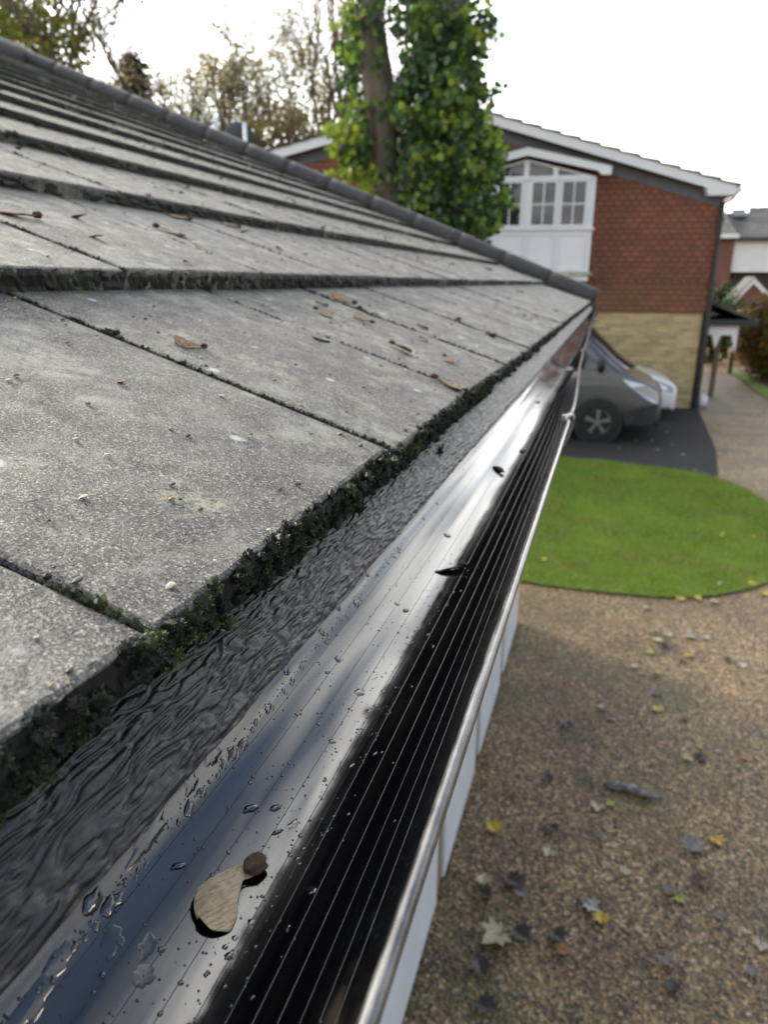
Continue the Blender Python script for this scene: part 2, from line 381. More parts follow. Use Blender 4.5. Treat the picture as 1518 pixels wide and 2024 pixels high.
m = Mat('scuffed_lip', (.03, .03, .033), .22, spec=.8); sc_ = m.ramp(m.noise(1, 6, .7, m.map((120, 40, 120))), .42, .62)
m.col(m.mix(sc_, (.02, .02, .022), (.13, .13, .125))); m.b.inputs['Coat Weight'].default_value = .7; m.b.inputs['Coat Roughness'].default_value = .12
mb.build('lip', m.m, gutter, smooth=True)
mb = MB(); c = gpt(YEND+.07, 0, 0); mb.prism([gpt(YEND+.07, a0+(a1-a0)*k/20, GR+.004) for k in range(21)], (0, .008, 0)); mb.build('end_cap', DARK, gutter)
for yb in (.71, 1.62, 2.6, 3.7, 4.75):     # clips over the lip, with the strap round the outside
    mb = MB()
    for (ya, yc, r0, r1) in ((yb-.011, yb+.011, GR+.0024, GR+.0062),):
        n_ = 24; prof = [(a0+(rad(96)-a0)*k/n_) for k in range(n_+1)]
        mb.grid([[gpt(yy, a, r_) for a in prof] for (yy, r_) in ((ya, r0), (ya, r1), (yc, r1), (yc, r0))])
    cc = gpt(yb, rad(91), GR+.0013); mb.tube([cc+Vector((0, -.011, 0)), cc+Vector((0, -.009, 0)), cc+Vector((0, .009, 0)), cc+Vector((0, .011, 0))], [.0042, .0058, .0058, .0042], 12)
    mb.bbox(cc+Vector((-.010, -.004, -.003)), cc+Vector((-.002, .004, .004)), .001)
    mb.build('bracket', simple('clip_plastic_%d' % int(yb*10), (.22, .22, .21) if yb < 1 else (.05, .05, .05), .35, .2, 60), gutter, smooth=False)
mb = MB()                                   # union sleeve inside the gutter
mb.grid([[gpt(yy, a0+(rad(70)-a0)*k/40, r_) for k in range(41)] for (yy, r_) in ((1.80, GR), (1.805, GR-.0035), (1.93, GR-.0035), (1.94, GR))])
mb.build('union_sleeve', GUT, gutter, smooth=False)
# walls of the garage: white panels between timber posts on the gutter side
XW = -.335
mb = MB(); mb.box((2*rx+.3, Y0+.12, GZ), (XW-.03, YEND-.1, -.12)); mb.build('wall', GARWALL, garage)
mb = MB(); mb.box((XW-.03, Y0, -.13), (-.03, YEND, -.115)); mb.build('soffit', DARK, garage)
y = Y0+.14
pys = [1.18-.92*3, 1.18-.92*2, 1.18-.92, 1.18, 2.13, 3.02, 3.92, 4.8]
for a, b in zip(pys, pys[1:]):
    if b < Y0: continue
    mb = MB(); mb.bbox((XW-.028, a+.13, GZ+.03), (XW+.006, b-.012, -.14), .004); mb.build('white_panel', WHITE_P, garage)
for a in pys:
    if a < Y0: continue
    mb = MB(); mb.bbox((XW-.05, a, GZ), (XW-.006, a+.115, -.14), .006); mb.build('timber_post', POST, garage)
# ---------------------------------------------------------------- moss
def tuft(mb, c, r, n, up, green, core=True):
    if core:
        k = rnd(.4, .8); mb.cur = (.010*k+green*.012, .013*k+green*.022, .008*k); mb.blob(c, r*.62, 1, .35)
    for i in range(n):
        d = Vector((random.gauss(0, 1), random.gauss(0, 1), random.gauss(0, 1))).normalized() + up*.45; d.normalize()
        s = d.orthogonal().normalized(); s.rotate(Matrix.Rotation(rnd(0, 6.28), 3, d))
        g = green*rnd(.3, 1.6); k = rnd(.5, 1.3)
        mb.cur = (.016*k+.14*g, .020*k+.18*g, .010*k+.022*g)
        p = c + d*r*rnd(.35, .65); L_ = r*rnd(.10, .30); w_ = L_*rnd(.3, .55)
        mb.add([p-s*w_, p+s*w_, p+d*L_+s*w_*.2, p+d*L_*.9-s*w_*.3], [(0, 1, 2, 3)])
mb = MB(); upE = Vector((.5, 0, .6)).normalized()
y = -.30
while y < YEND:
    dist = math.hypot(y-CAM.y, .2); near = y < .75
    dens = .5+.5*noise.noise(Vector((y*14, 2, 0))) + .25*noise.noise(Vector((y*60, 5, 0)))
    nn = 4 if near else 2
    for k in range(nn):
        if random.random() > .55+.6*dens: continue
        h = rnd(-.025, -.001); gr = max(0, noise.noise(Vector((y*18, h*60, 3)))*1.5-.15 + (random.random() < .06)*.6)
        c = rsurf(0, y+rnd(-.004, .004), rnd(-.0045, .002), h) + Vector((rnd(-.001, .002), 0, 0))
        tuft(mb, c, rnd(.0028, .0062)*(.8+.5*dens)*(1 if near else 1.15), 95 if near else 14, upE, .04+min(.9, gr*.9))
    y += .0042 if near else (.009 if y < 2 else .016)
def jointmoss(row, yj, s0, s1, amount, gr, r=.003, n=14):
    s = s0
    while s < s1:
        d = noise.noise(Vector((s*28, yj*9, row)))+.15
        if d > -.05+(.35-amount*.5):
            tuft(mb, rsurf(row, yj+rnd(-.0012, .0012), s, rnd(-.003, .0006)), r*rnd(.55, 1.1)*(1+.5*d), n, Vector((0, 0, 1)), max(.05, gr*rnd(.4, 1.2)))
        s += r*.55
jointmoss(0, 0, .0, .05, 1, .75, .0034, 30); jointmoss(0, 0, .05, .34, .75, .05, .003, 20)
jointmoss(0, TW, 0, .34, .95, .8, .0028, 18)
for k in range(2, 9): jointmoss(0, k*TW, 0, .34, .8, .8, .0032, 8)
for k in range(-1, 8): jointmoss(1, (k+.5)*TW, 0, .34, .75, .6, .003, 8)
for k in range(-2, 8): jointmoss(2, k*TW, 0, .3, .5, .4, .004, 6)
for row in range(0, 12):
    ys_ = []; y = -.4
    while y < YEND: ys_.append(y); y += (.004 if row < 2 and y < 1 else .012)*(1+.15*row)
    for a_, b_ in zip(ys_, ys_[1:]):
        for k in range(4):
            g = max(0, noise.noise(Vector((a_*23, row*7, k*.8)))); q = rnd(.4, 1.4)
            mb.cur = (.010*q+.05*g*g, .011*q+.075*g*g, .008*q+.01*g)
            vv = []
            for (yy, kk) in ((a_, k), (b_, k), (b_, k+1), (a_, k+1)):
                h = -.0022-(TTH-.0012)*kk/4; o_ = .0022+.0034*max(-.3, noise.noise(Vector((yy*170, h*260, row))))+.0016*noise.noise(Vector((yy*40, 1, row)))
                vv.append(rsurf(row, yy, -o_*(1.0 if kk else .35), h))
            mb.add(vv, [(0, 1, 2, 3)])
for row in range(1, 12):                     # along the front edges of the upper courses
    y = -.4
    while y < YEND:
        d = .5+.5*noise.noise(Vector((y*8, row*3, 0)))
        if random.random() < d*.9:
            gr = max(0, noise.noise(Vector((y*11, row*5, 2)))*1.3)
            tuft(mb, rsurf(row, y, rnd(-.003, .001), rnd(-TTH, -.003)), rnd(.003, .0065)*(1+.05*row), 14 if row < 2 and y < 1 else 6, Vector((.6, 0, .6)), .05+gr*.5)
        if random.random() < .22+.07*row:
            tuft(mb, rsurf(row, y+rnd(0, .2), .3*random.random()**1.6, -.001), rnd(.003, .008)*(1+.1*row), 7, Vector((0, 0, 1)), rnd(.2, 1.1), False)
        y += (.008 if row < 3 else .016)*(1+.12*row)
y = .0
for k in range(320):                           # along the foot of the verge
    row = random.randrange(0, 12); tuft(mb, rsurf(row, YEND-.04-abs(random.gauss(0, .05)), rnd(0, .34), 0), rnd(.005, .012), 6, Vector((0, 0, 1)), rnd(.2, .8), False)
tag(mb.build('moss', MOSS, smooth=False, fix=False), 'black and green moss along the tile edges and joints of the garage roof', 'moss', kind='stuff')
def moss_clump(x, y, row, r, gr, label, n=70, s=None):
    b = MB(); c = roofhit(x, y, row)
    for k in range(5):
        tuft(b, c + Vector((rnd(-1, 1), rnd(-1, 1)*1.4, rnd(.0, .4)))*r*.6, r*rnd(.55, .8), n//4, Vector((.2, 0, 1)), gr)
    tag(b.build('moss_clump', MOSS, fix=False), label, 'moss', 'moss clumps on the roof')
moss_clump(302, 1266, 0, .0052, .95, 'bright green moss clump at the tile corner above the gutter', 140)
moss_clump(224, 659, 0, .0062, .5, 'dark green moss cushion in the long joint across the nearest course')
moss_clump(10, 566, 0, .008, .6, 'moss clump at left edge where the long joint meets the tile above')
moss_clump(14, 268, 3, .014, .4, 'rounded dark green moss cushion at the far left of an upper course')
moss_clump(618, 563, 0, .006, .9, 'yellow green moss tuft under the tile edge in the middle of the roof')
moss_clump(780, 912, 0, .006, .6, 'moss clump on the eaves below the end of the long joint')
moss_clump(905, 634, 0, .011, .35, 'dark moss clump lying on the tiles nearest the gutter, far along')
moss_clump(970, 664, 0, .012, .25, 'flat blackish moss clump near the eaves, furthest right of the loose clumps')
moss_clump(1165, 588, 0, .03, .7, 'green moss clump at the far corner where verge meets gutter')
# ---------------------------------------------------------------- winged maple seeds
m = Mat('seed_shell', (.16, .09, .055), .75, spec=.2)
m.col(m.ramp(m.noise(14, 6, .7), .3, .75, (.32, .18, .11), (.66, .46, .32))); m.bump(m.noise(30, 5, .7), .03); SEED = m.m
m = Mat('seed_wing', (.35, .24, .13), .6, spec=.3)
vn = m.noise(1, 4, .6, m.map((5, 34, 4), (0, 0, .5)), .6)
vein = m.ramp(vn, .36, .52)
c = m.mix(vein, (.42, .29, .17), m.ramp(m.noise(6, 6, .7), .3, .7, (.50, .36, .21), (.78, .63, .40)))
m.col(c); m.bump(vn, .0012, .5); WING = m.m
m = Mat('wet_seed', (.02, .016, .012), .3, spec=.6); m.col(m.ramp(m.noise(12, 5), .35, .7, (.008, .007, .006), (.06, .04, .025))); m.bump(m.noise(20, 4), .02); WETSEED = m.m
def seed_mesh(mat, hairy):
    b = MB(); b.blob((.02, 0, .115), .135 if hairy else .10, 3, .22, sc=(1.28, .95, .78))
    if hairy:
        for i in range(160):
            d = Vector((random.gauss(0, 1), random.gauss(0, 1), random.gauss(0, .8))).normalized(); p = Vector((0, 0, .125))+Vector((d.x*.16, d.y*.145, d.z*.118))
            s = d.orthogonal()*.003; e = p+d*rnd(.012, .035)+Vector((rnd(-.01, .01),)*3); b.add([p-s, p+s, e], [(0, 1, 2)])
    return b.mesh('seed', mat, True)
def wing_mesh(mat, thick=.006):
    b = MB(); nx, ny = 34, 14; top = []; bot = []
    def W_(t):
        e = math.sqrt(max(0, 1-((t-.70)/.30)**2)) if t > .70 else 1
        return (.15 + .35*ss((t-.18)/.56))*e, e
    for i in range(nx+1):
        t = 1-(1-i/nx)**1.5; x = .04 + t*.96; chord, e_ = W_(t)
        lead = .07 + .06*math.sin(t*math.pi*.9) - .30*(1-e_)
        rt, rb = [], []
        for k in range(ny+1):
            v = k/ny; yy = lead - chord*1.3*v + .008*math.sin(t*31)*v
            z = .10 - .06*t + .05*v*t + .03*math.sin(v*3.0+.4)*t + .05*v*v*t - .03*(v*(1-v)) + .007*noise.noise(Vector((x*8, yy*8, 1)))
            th_ = thick*(2.4 if k < 1 else 1.3 if k == 1 else .8)*(.4+.6*(1-v))
            rt.append((x, yy, z+th_)); rb.append((x, yy, z-th_))
        top.append(rt); bot.append(rb)
    b.grid([r + s[::-1] for r, s in zip(top, bot)], wrap=True)
    return b.mesh('wing', mat, True)
m = Mat('dark_seed', (.05, .03, .02), .7, spec=.2); m.col(m.ramp(m.noise(12, 5), .35, .7, (.02, .014, .01), (.11, .065, .04))); DSEED = m.m
m = Mat('dull_wing', (.2, .13, .07), .7, spec=.2); m.col(m.ramp(m.noise(9, 5), .35, .7, (.12, .07, .035), (.34, .24, .14))); DWING = m.m
SEEDM, WINGM, SEEDS, WINGS = seed_mesh(SEED, True), wing_mesh(WING), seed_mesh(DSEED, False), wing_mesh(DWING, .010)
SEEDW, WINGW = seed_mesh(WETSEED, False), wing_mesh(WETSEED, .02)
def key(p, d, n, L_, label, group=None, kind='dry', roll=0, flip=False, wing=True):
    e = empty('maple_key', p, label, 'seed', group)
    x = (d - n*d.dot(n)).normalized(); yv = n.cross(x).normalized()
    if flip: yv = -yv
    mm = Matrix((x, yv, n)).transposed() @ Matrix.Rotation(roll, 3, 'X')
    mm = mm.to_4x4(); e.matrix_world = Matrix.Translation(p) @ mm @ Matrix.Scale(L_, 4)
    sm, wm = {'dry': (SEEDS, WINGS), 'big': (SEEDM, WINGM), 'wet': (SEEDW, WINGW)}[kind]
    o = bpy.data.objects.new('seed', sm); COL.objects.link(o); o.parent = e
    if wing: o = bpy.data.objects.new('wing', wm); COL.objects.link(o); o.parent = e
    return e
def guthit(x, y, r=GR):
    d = ray(x, y); A_ = d.x*d.x+d.z*d.z; ox, oz = CAM.x-GXC, CAM.z-GZC
    B_ = 2*(d.x*ox+d.z*oz); C_ = ox*ox+oz*oz-r*r; D_ = max(0, B_*B_-4*A_*C_); t = (-B_+math.sqrt(D_))/(2*A_); p = CAM+d*t
    n = Vector((GXC-p.x, 0, GZC-p.z)).normalized(); return p, n
p, n = guthit(500, 1716); q, _ = guthit(372, 1790)
key(p - n*.0005, q-p, (n+Vector((.22, 0, 0))).normalized(), (q-p).length*1.03, 'dry tan maple key with a veined wing lying in the black gutter, nearest the camera', kind='big', roll=.10, flip=True)
p, n = guthit(918, 1126); q, _ = guthit(836, 1124)
key(p, q-p, n, .032, 'wet brown maple key with seed lying across the gutter floor beyond the water pools', kind='dry', roll=.5)
p, n = guthit(905, 1120); q, _ = guthit(866, 1140)
for (a, b, L_, lab) in (((992, 936), (975, 922), .024, 'dark wet maple key on the bright gutter floor halfway along'), ((1032, 895), (1027, 885), .016, 'small black seed on the rib line of the gutter, farthest of the wet seeds'), ((1066, 796), (1050, 800), .02, 'dark twisted seed scrap in the far gutter where it shines white')):
    p, n = guthit(*a); q, _ = guthit(*b); key(p, q-p, n, L_, lab, kind='wet', roll=.2)
def boardhit(x, y):
    d = ray(x, y); t = (S0-CAM).dot(SN)/d.dot(SN); return CAM+d*t
p = boardhit(868, 893); key(p, boardhit(880, 862)-p, SN, .022, 'upright black seed with pointed wing stuck on the wrinkled board under the eaves', kind='wet', roll=.8)
p = boardhit(842, 886); key(p, boardhit(845, 880)-p, SN, .009, 'small black crumb beside the upright seed on the wrinkled board', kind='wet', wing=False)
RK = [ # seed px, wing tip px, course, length, label
 ((402, 690), (338, 686), 0, .031, 'grey brown maple key lying alone on the nearest wide tile'),
 ((622, 613), (657, 626), 0, .034, 'maple key with dark round seed and thin wing under the tile edge'),
 ((625, 599), (632, 601), 0, .02, 'small dark seed just above the maple key under the tile edge'),
 ((709, 611), (733, 619), 0, .036, 'orange brown maple key beside a joint in the middle of the nearest course'),
 ((735, 641), (699, 628), 0, .036, 'maple key with its wing pointing up left across the nearest course'),
 ((648, 679), (632, 674), 0, .022, 'flat brown wing scrap beside the second joint of the nearest course'),
 ((772, 682), (818, 702), 0, .04, 'dark maple key with a long thin stalk on the nearest course'),
 ((830, 668), (836, 671), 0, .022, 'black round seed between two joints, right of the stalked key'),
 ((826, 644), (834, 647), 0, .022, 'black round seed higher than its neighbour near the thin joint'),
 ((855, 750), (905, 769), 0, .042, 'maple key with pale wing lying along the joint near the eaves'),
 ((877, 706), (890, 713), 0, .03, 'dark seed pair resting in the joint above the eaves'),
 ((801, 853), (803, 854), 0, .013, 'lone black seed close to the eaves moss on the second tile'),
 ((355, 989), (372, 990), 0, .008, 'black crumb in the middle of the nearest tile'),
 ((75, 436), (8, 426), 1, .058, 'long brown leaf stalk lying at left on the second course'),
 ((305, 452), (338, 460), 1, .05, 'dark maple key with curled wing in the middle of the second course'),
 ((375, 437), (345, 432), 1, .055, 'pale brown maple key just under the third course edge'),
 ((472, 452), (440, 446), 1, .05, 'brown maple key near the upper edge of the second course'),
 ((364, 519), (366, 520), 1, .022, 'small black seed at the front edge of the second course'),
 ((547, 491), (549, 492), 1, .03, 'black crumb in the middle of the second course, right of the joint'),
 ((700, 603), (672, 596), 0, .045, 'pale maple wing near the upper edge of the nearest course'),
]
for a, b, row, L_, lab in RK:
    p = roofhit(*a, row); q = roofhit(*b, row); dd = q-p; L_ *= .85
    key(p, dd if dd.length > 1e-5 else Vector((0, 1, 0)), SNR, L_, lab, 'seeds fallen on the roof', kind='dry' if L_ > .020 else 'wet', roll=rnd(-.25, .25), wing=L_ > .0155)
for i in range(46):       # scattered, far up the roof, a few pixels each
    row = random.choice([0, 0, 1, 1, 2, 2, 3, 3, 4, 5, 6]); y = rnd(1.3, 4.7) if row < 2 else rnd(.3, 4.7)
    p = rsurf(row, y, rnd(.02, .3), .001)
    lab = 'dry maple key lying among the litter far along the nearest course' if row == 0 else 'small dry maple key lying among the litter on the upper courses'
    key(p, Vector((rnd(-1, 1), rnd(-1, 1), 0)), SNR, rnd(.024, .036), lab, 'seeds in the litter of the nearest course' if row == 0 else 'seeds in the litter of the upper courses', roll=rnd(-.3, .3))
# tiny grit on the tiles
b = MB()
for i in range(1500):
    row = random.choice([0, 0, 0, 1, 1, 2, 2, 3, 4, 5, 6]); y = abs(random.gauss(0, 1.0))-.1 if row == 0 and i % 2 else rnd(-.1, 4.8); s = rnd(.004, .33)
    k = random.random(); b.cur = (.02, .018, .015) if k < .6 else ((.30, .17, .06) if k < .8 else (.5, .45, .33))
    if row > 0 and k > .35: b.cur = random.choice([(.12, .06, .03), (.20, .11, .05), (.10, .12, .03), (.07, .04, .025)])
    b.blob(rsurf(row, y, s, .0004), rnd(.0006, .0018)*(1+.35*max(0, min(3, y)))*(1+.12*row), 1, .4, sc=(1, rnd(.8, 2), .5))
for i in range(260):            # flat brown leaf scraps among the grit
    row = random.choice([1, 1, 2, 2, 3, 3, 4, 5, 6, 7]); p = rsurf(row, rnd(0, 4.8), rnd(.01, .32), .002); b.cur = random.choice([(.16, .085, .04), (.24, .15, .08), (.09, .05, .03), (.30, .22, .13)])
    r = rnd(.006, .016); a = rnd(0, 6.28); u = Vector((math.cos(a), math.sin(a), 0))*r; v = Vector((-math.sin(a), math.cos(a), 0))*r*.45
    b.add([p-u, p-v+SNR*r*.2, p+u+SNR*r*rnd(0, .5), p+v], [(0, 1, 2, 3)])
tag(b.build('roof_grit', MOSS, fix=False), 'dark crumbs and pale specks of grit strewn over the roof tiles', 'grit', kind='stuff')
# ---------------------------------------------------------------- water
def drop_mesh(kind):
    b = MB(); nr, na = 8, 36; sd = random.random()*99
    rows = []
    for i in range(nr+1):
        t = i/nr; r = math.sin(t*math.pi/2); h = math.cos(t*math.pi/2)**.8
        row = []
        for k in range(na):
            a = 2*math.pi*k/na; u = Vector((math.cos(a), math.sin(a), sd))
            if kind == 0: o = 1 + .12*noise.noise(u*1.2)
            elif kind == 1: o = 1 + .32*noise.noise(u*1.3)
            else: o = max(.35, 1 + .62*noise.noise(u*1.5) + .2*noise.noise(u*3.1))
            row.append((r*o*math.cos(a), r*o*math.sin(a), h*(.5 if kind == 0 else .24 if kind == 1 else .07)))
        rows.append(row)
    b.grid(rows, wrap=True); o = len(b.v); n0 = na
    b.f.append(tuple(range(nr*na, nr*na+na))[::-1]); b.c.append((1, 1, 1))
    return b.mesh('water_drop', WATER, True)
DM = [[drop_mesh(k) for _ in range(5)] for k in range(3)]
def drop(p, n, r, el, ang, kind, label, group):
    o = bpy.data.objects.new('water_drop', random.choice(DM[kind])); COL.objects.link(o)
    yv = Vector((0, 1, 0)); yv.rotate(Matrix.Rotation(ang, 3, n)); yv = (yv-n*yv.dot(n)).normalized(); xv = yv.cross(n)
    mm = Matrix((xv, yv, n)).transposed().to_4x4()
    o.matrix_world = Matrix.Translation(p-n*.00008) @ mm @ Matrix.Diagonal((r, r*el, r, 1))
    tag(o, label, 'water drop', group)
BIG = [((712, 1368), .0048, .55, 1.3, 2, 'largest water pool on the gutter floor, with a black hole in its reflection'),
 ((803, 1207), .0036, .5, 1.2, 1, 'oblong water pool beside the bright band, between largest pool and wet key'),
 ((885, 1059), .0045, .7, 1.2, 1, 'water pool farthest up the gutter floor, before the wet seeds'),
 ((222, 1858), .0050, .9, .6, 2, 'branching water pool at lower left of the gutter, left of the tan key'),
 ((292, 1868), .0034, 1.3, .2, 2, 'dull thin water film between two ribs left of the tan key'),
 ((282, 1932), .0046, 1.0, .5, 2, 'spreading water film at the bottom of the photo'),
 ((352, 1712), .0036, .35, 1.0, 1, 'slim slanting streak of water above left of the tan key'),
 ((495, 1598), .0042, .4, 1.1, 1, 'zigzag water streak across two ribs above the tan key'),
 ((545, 1597), .0034, .45, 1.0, 1, 'comma shaped drop on the blue part of the gutter above the tan key'),
 ((548, 1645), .0030, .3, 1.0, 1, 'thin slanting drop at the edge of the bright band above the tan key'),
 ((578, 1630), .0034, .5, 1.35, 2, 'white shining water smear across the bright band'),
 ((295, 1652), .0042, 2.8, .1, 2, 'long ragged water streak along the board edge at left'),
 ((452, 1888), .0020, .6, 1.2, 1, 'oval drop at the edge of the black below the tan key'),
 ((182, 1782), .0030, 1.6, .1, 1, 'round headed drop in the streak along the board, lower left'),
 ((60, 1990), .0048, 2.2, .1, 2, 'water streak in the bottom left corner beside the board'),
 ((110, 1905), .0040, 2.0, .1, 2, 'ragged drop chain below the board near the bottom left corner'),
 ((565, 1325), .0030, .9, .3, 1, 'fat drop hanging below the board edge, middle of the gutter'),
 ((668, 1303), .0022, 1.2, .2, 1, 'tall drop on the first rib above the largest pool'),
 ((668, 1200), .0026, 1.2, .2, 1, 'glassy drop just under the board edge, upper of the fat drops'),
 ((636, 1250), .0026, 1.0, .4, 1, 'irregular drop below the board between two fat drops'),
 ((726, 1135), .0022, 1.2, .1, 1, 'highest round drop below the board edge'),
 ((418, 1498), .0040, 1.8, .1, 2, 'dark ragged drop cluster under the board, above the long streak'),
 ((378, 1548), .0036, 1.4, .3, 2, 'ragged drop with a bright top under the board edge')]
for (px, r, el, ang, kind, lab) in BIG:
    p, n = guthit(*px); drop(p, n, r, el, ang, kind, lab, None)
cnt = 0
while cnt < 285:
    y = -.13 + abs(random.gauss(0, .24)); k = random.random()
    if k < .24: a = gutang(.72)+rnd(-.01, .035)
    elif k < .62: a = random.choice(RIBS[1:6])+random.gauss(0, .012)
    elif k < .9: a = rnd(gutang(.5), gutang(.40))
    else: a = rnd(gutang(.65), gutang(.30))
    if y > .62: continue
    p = gpt(y, a); n = Vector((GXC-p.x, 0, GZC-p.z)).normalized()
    edge = k < .24
    r = rnd(.0004, .0011) if random.random() < .8 else rnd(.0010, .0020)
    if edge: r *= 1.5
    drop(p, n, r, rnd(.5, 1.1) if not edge else rnd(.8, 1.8), rnd(.6, 1.5) if not edge else rnd(-.3, .5), 1 if edge and random.random() < .6 else (0 if r < .0012 else 1),
         'small clear water drop strung along below the wrinkled board edge' if edge else 'tiny clear water drop beaded on the shiny black gutter',
         'drops along the board edge' if edge else 'tiny drops on the gutter floor')
    cnt += 1
# ================================================================ GROUND
def sheet(name, poly, z, mat, cuts=0):
    b = MB(); b.add([(x, y, z) for x, y in poly], [tuple(range(len(poly)))]); return struct(b, name, mat, fix=False)
m = Mat('far_ground', (.09, .08, .04), .9); m.col(m.ramp(m.noise(.6, 6), .3, .7, (.05, .065, .02), (.13, .11, .06)))
sheet('ground', [(-400, -300), (400, -300), (400, 600), (-400, 600)], GZ-.012, m.m)
# driveway: wet sandy gravel bound in resin
m = Mat('gravel_drive', rough=.5, spec=.5)
cell = N(m.t, 'ShaderNodeTexVoronoi'); cell.inputs['Scale'].default_value = 78; m.L(m.vec, cell.inputs['Vector'])
sepc = N(m.t, 'ShaderNodeSeparateColor'); m.L(cell.outputs['Color'], sepc.inputs[0])
c = m.ramp(sepc.outputs[0], 0, 1, (.03, .02, .012), (.66, .50, .29), [(.3, (.12, .068, .028)), (.7, (.30, .19, .08)), (.9, (.42, .28, .13))])
big = m.noise(1.1, 7, .65); c = m.mix(m.ramp(big, .42, .62), m.mix(1.0, c, (.62, .6, .58), 'MULTIPLY'), c)
msk = m.math('MULTIPLY', m.ramp(m.noise(1.6, 6, .7, m.map((1, 1, 1), loc=(4, 1, 0))), .49, .63), m.ramp(m.noise(55, 4), .35, .6))
c = m.mix(m.math('MULTIPLY', msk, .8), c, (.06, .075, .02)); dmp = m.ramp(m.noise(2.3, 6, .65, m.map((1, 1, 1), loc=(1.3, 8, 2))), .56, .66); c = m.mix(m.math('MULTIPLY', dmp, .8), c, m.mix(1.0, c, (.38, .36, .36), 'MULTIPLY')); m.col(c)
m.rough(m.ramp(sepc.outputs[1], 0, 1, (.25,)*3, (.75,)*3)); m.bump(cell.outputs['Distance'], .006, 1.0)
DRIVE = m.m; cell.inputs['Randomness'].default_value = 1
sheet('driveway', [(-30, -12), (30, -12), (30, 34), (-30, 34)], GZ, DRIVE)
# asphalt bay in front of the brick house
m = Mat('asphalt', rough=.85, spec=.2); m.col(m.mix(m.math('MULTIPLY', m.ramp(m.noise(.9, 6, .7), .5, .7), .5), m.ramp(m.noise(140, 3), .3, .7, (.018, .018, .019), (.05, .05, .052)), (.04, .055, .02))); m.bump(m.noise(200, 3), .003)
sheet('parking_bay', [(-9, 9.4), (1.2, 9.4), (1.74, 10.2), (1.92, 12), (2.05, 15.9), (2.0, 16.3), (-9, 15.4)], GZ+.004, m.m)
m = Mat('soil', rough=.95); m.col(m.ramp(m.noise(18, 6, .7), .3, .7, (.018, .013, .008), (.07, .05, .03))); m.bump(m.noise(60, 5), .012); SOIL = m.m
def smoothpoly(pts, n=8):
    out = []; k = len(pts)
    for i in range(k):
        a, b, c, d = [Vector(pts[(i+j-1) % k]) for j in range(4)]
        for t in range(n):
            t /= n; out.append(.5*((2*b)+(c-a)*t+(2*a-5*b+4*c-d)*t*t+(3*b-a-3*c+d)*t**3))
    return [(p.x, p.y) for p in out]
LAWN = smoothpoly([(-3.5, 5.9), (-1.2, 5.75), (.3, 5.67), (1.2, 5.9), (1.9, 6.7), (2.2, 8.0), (2.08, 9.2), (1.75, 9.95), (1.2, 10.3), (-.3, 10.6), (-3.5, 10.6)])
b = MB(); ctr = Vector((-.8, 8.2, 0)); b.add([(p[0]+(p[0]-ctr.x)*.005, p[1]+(p[1]-ctr.y)*.005, GZ+.008) for p in LAWN], [tuple(range(len(LAWN)))]); struct(b, 'lawn_edge', SOIL, fix=False)
m = Mat('turf', rough=.9, spec=.15); m.col(m.ramp(m.noise(5, 6, .7), .3, .72, (.10, .15, .03), (.18, .23, .05))); m.bump(m.noise(60, 4), .02)
b = MB(); b.add([(p[0], p[1], GZ+.016) for p in LAWN] + [(p[0], p[1], GZ+.004) for p in LAWN], [tuple(range(len(LAWN)))] + [(i, (i+1) % len(LAWN), len(LAWN)+(i+1) % len(LAWN), len(LAWN)+i) for i in range(len(LAWN))]); struct(b, 'lawn', m.m)
def inpoly(x, y, P):
    r = False; j = len(P)-1
    for i in range(len(P)):
        if (P[i][1] > y) != (P[j][1] > y) and x < (P[j][0]-P[i][0])*(y-P[i][1])/(P[j][1]-P[i][1])+P[i][0]: r = not r
        j = i
    return r
b = MB()
def blade(b, x, y, z, h, col):
    a = rnd(0, 6.28); w_ = .0035; l = Vector((rnd(-1, 1), rnd(-1, 1), 0))*h*.5; b.cur = col
    d = Vector((math.cos(a), math.sin(a), 0))*w_; p = Vector((x, y, z))
    b.add([p-d, p+d, p+l+Vector((0, 0, h))], [(0, 1, 2)])
n_ = 0
while n_ < 42000:
    x = rnd(-.7, 2.25); y = rnd(5.6, 10.6)
    if not inpoly(x+random.gauss(0, .025), y+random.gauss(0, .03), LAWN): continue
    t = .42+.75*noise.noise(Vector((x*2.3, y*1.7, 0))) + .35*noise.noise(Vector((x*9, y*6, 3))) + rnd(-.3, .3)
    wn = noise.noise(Vector((x*1.7+4, y*2.2, 8)))
    if wn > .28 and random.random() < .55: b_col = (.20, .19, .06)
    else: b_col = None
    blade(b, x, y, GZ+.012, rnd(.025, .055), b_col or (.15+.11*t, .245+.12*t, .035+.025*t)); n_ += 1
tag(b.build('grass', LEAF, fix=False), 'short bright green grass growing on the curved lawn', 'grass', kind='stuff')
VERGEG = [(3.62, 24), (3.70, 17.9), (4.2, 15.5), (7, 14), (9, 24)]
b = MB(); b.add([(x, y, GZ+.02) for x, y in VERGEG], [tuple(range(len(VERGEG)))]); struct(b, 'grass_verge', m.m, fix=False)
b = MB(); b.add([(x, y, GZ+.026) for x, y in [(3.9, 24), (4.15, 18.8), (5, 17.6), (9, 17), (9, 24)]], [(0, 1, 2, 3, 4)]); struct(b, 'flower_bed', SOIL, fix=False)
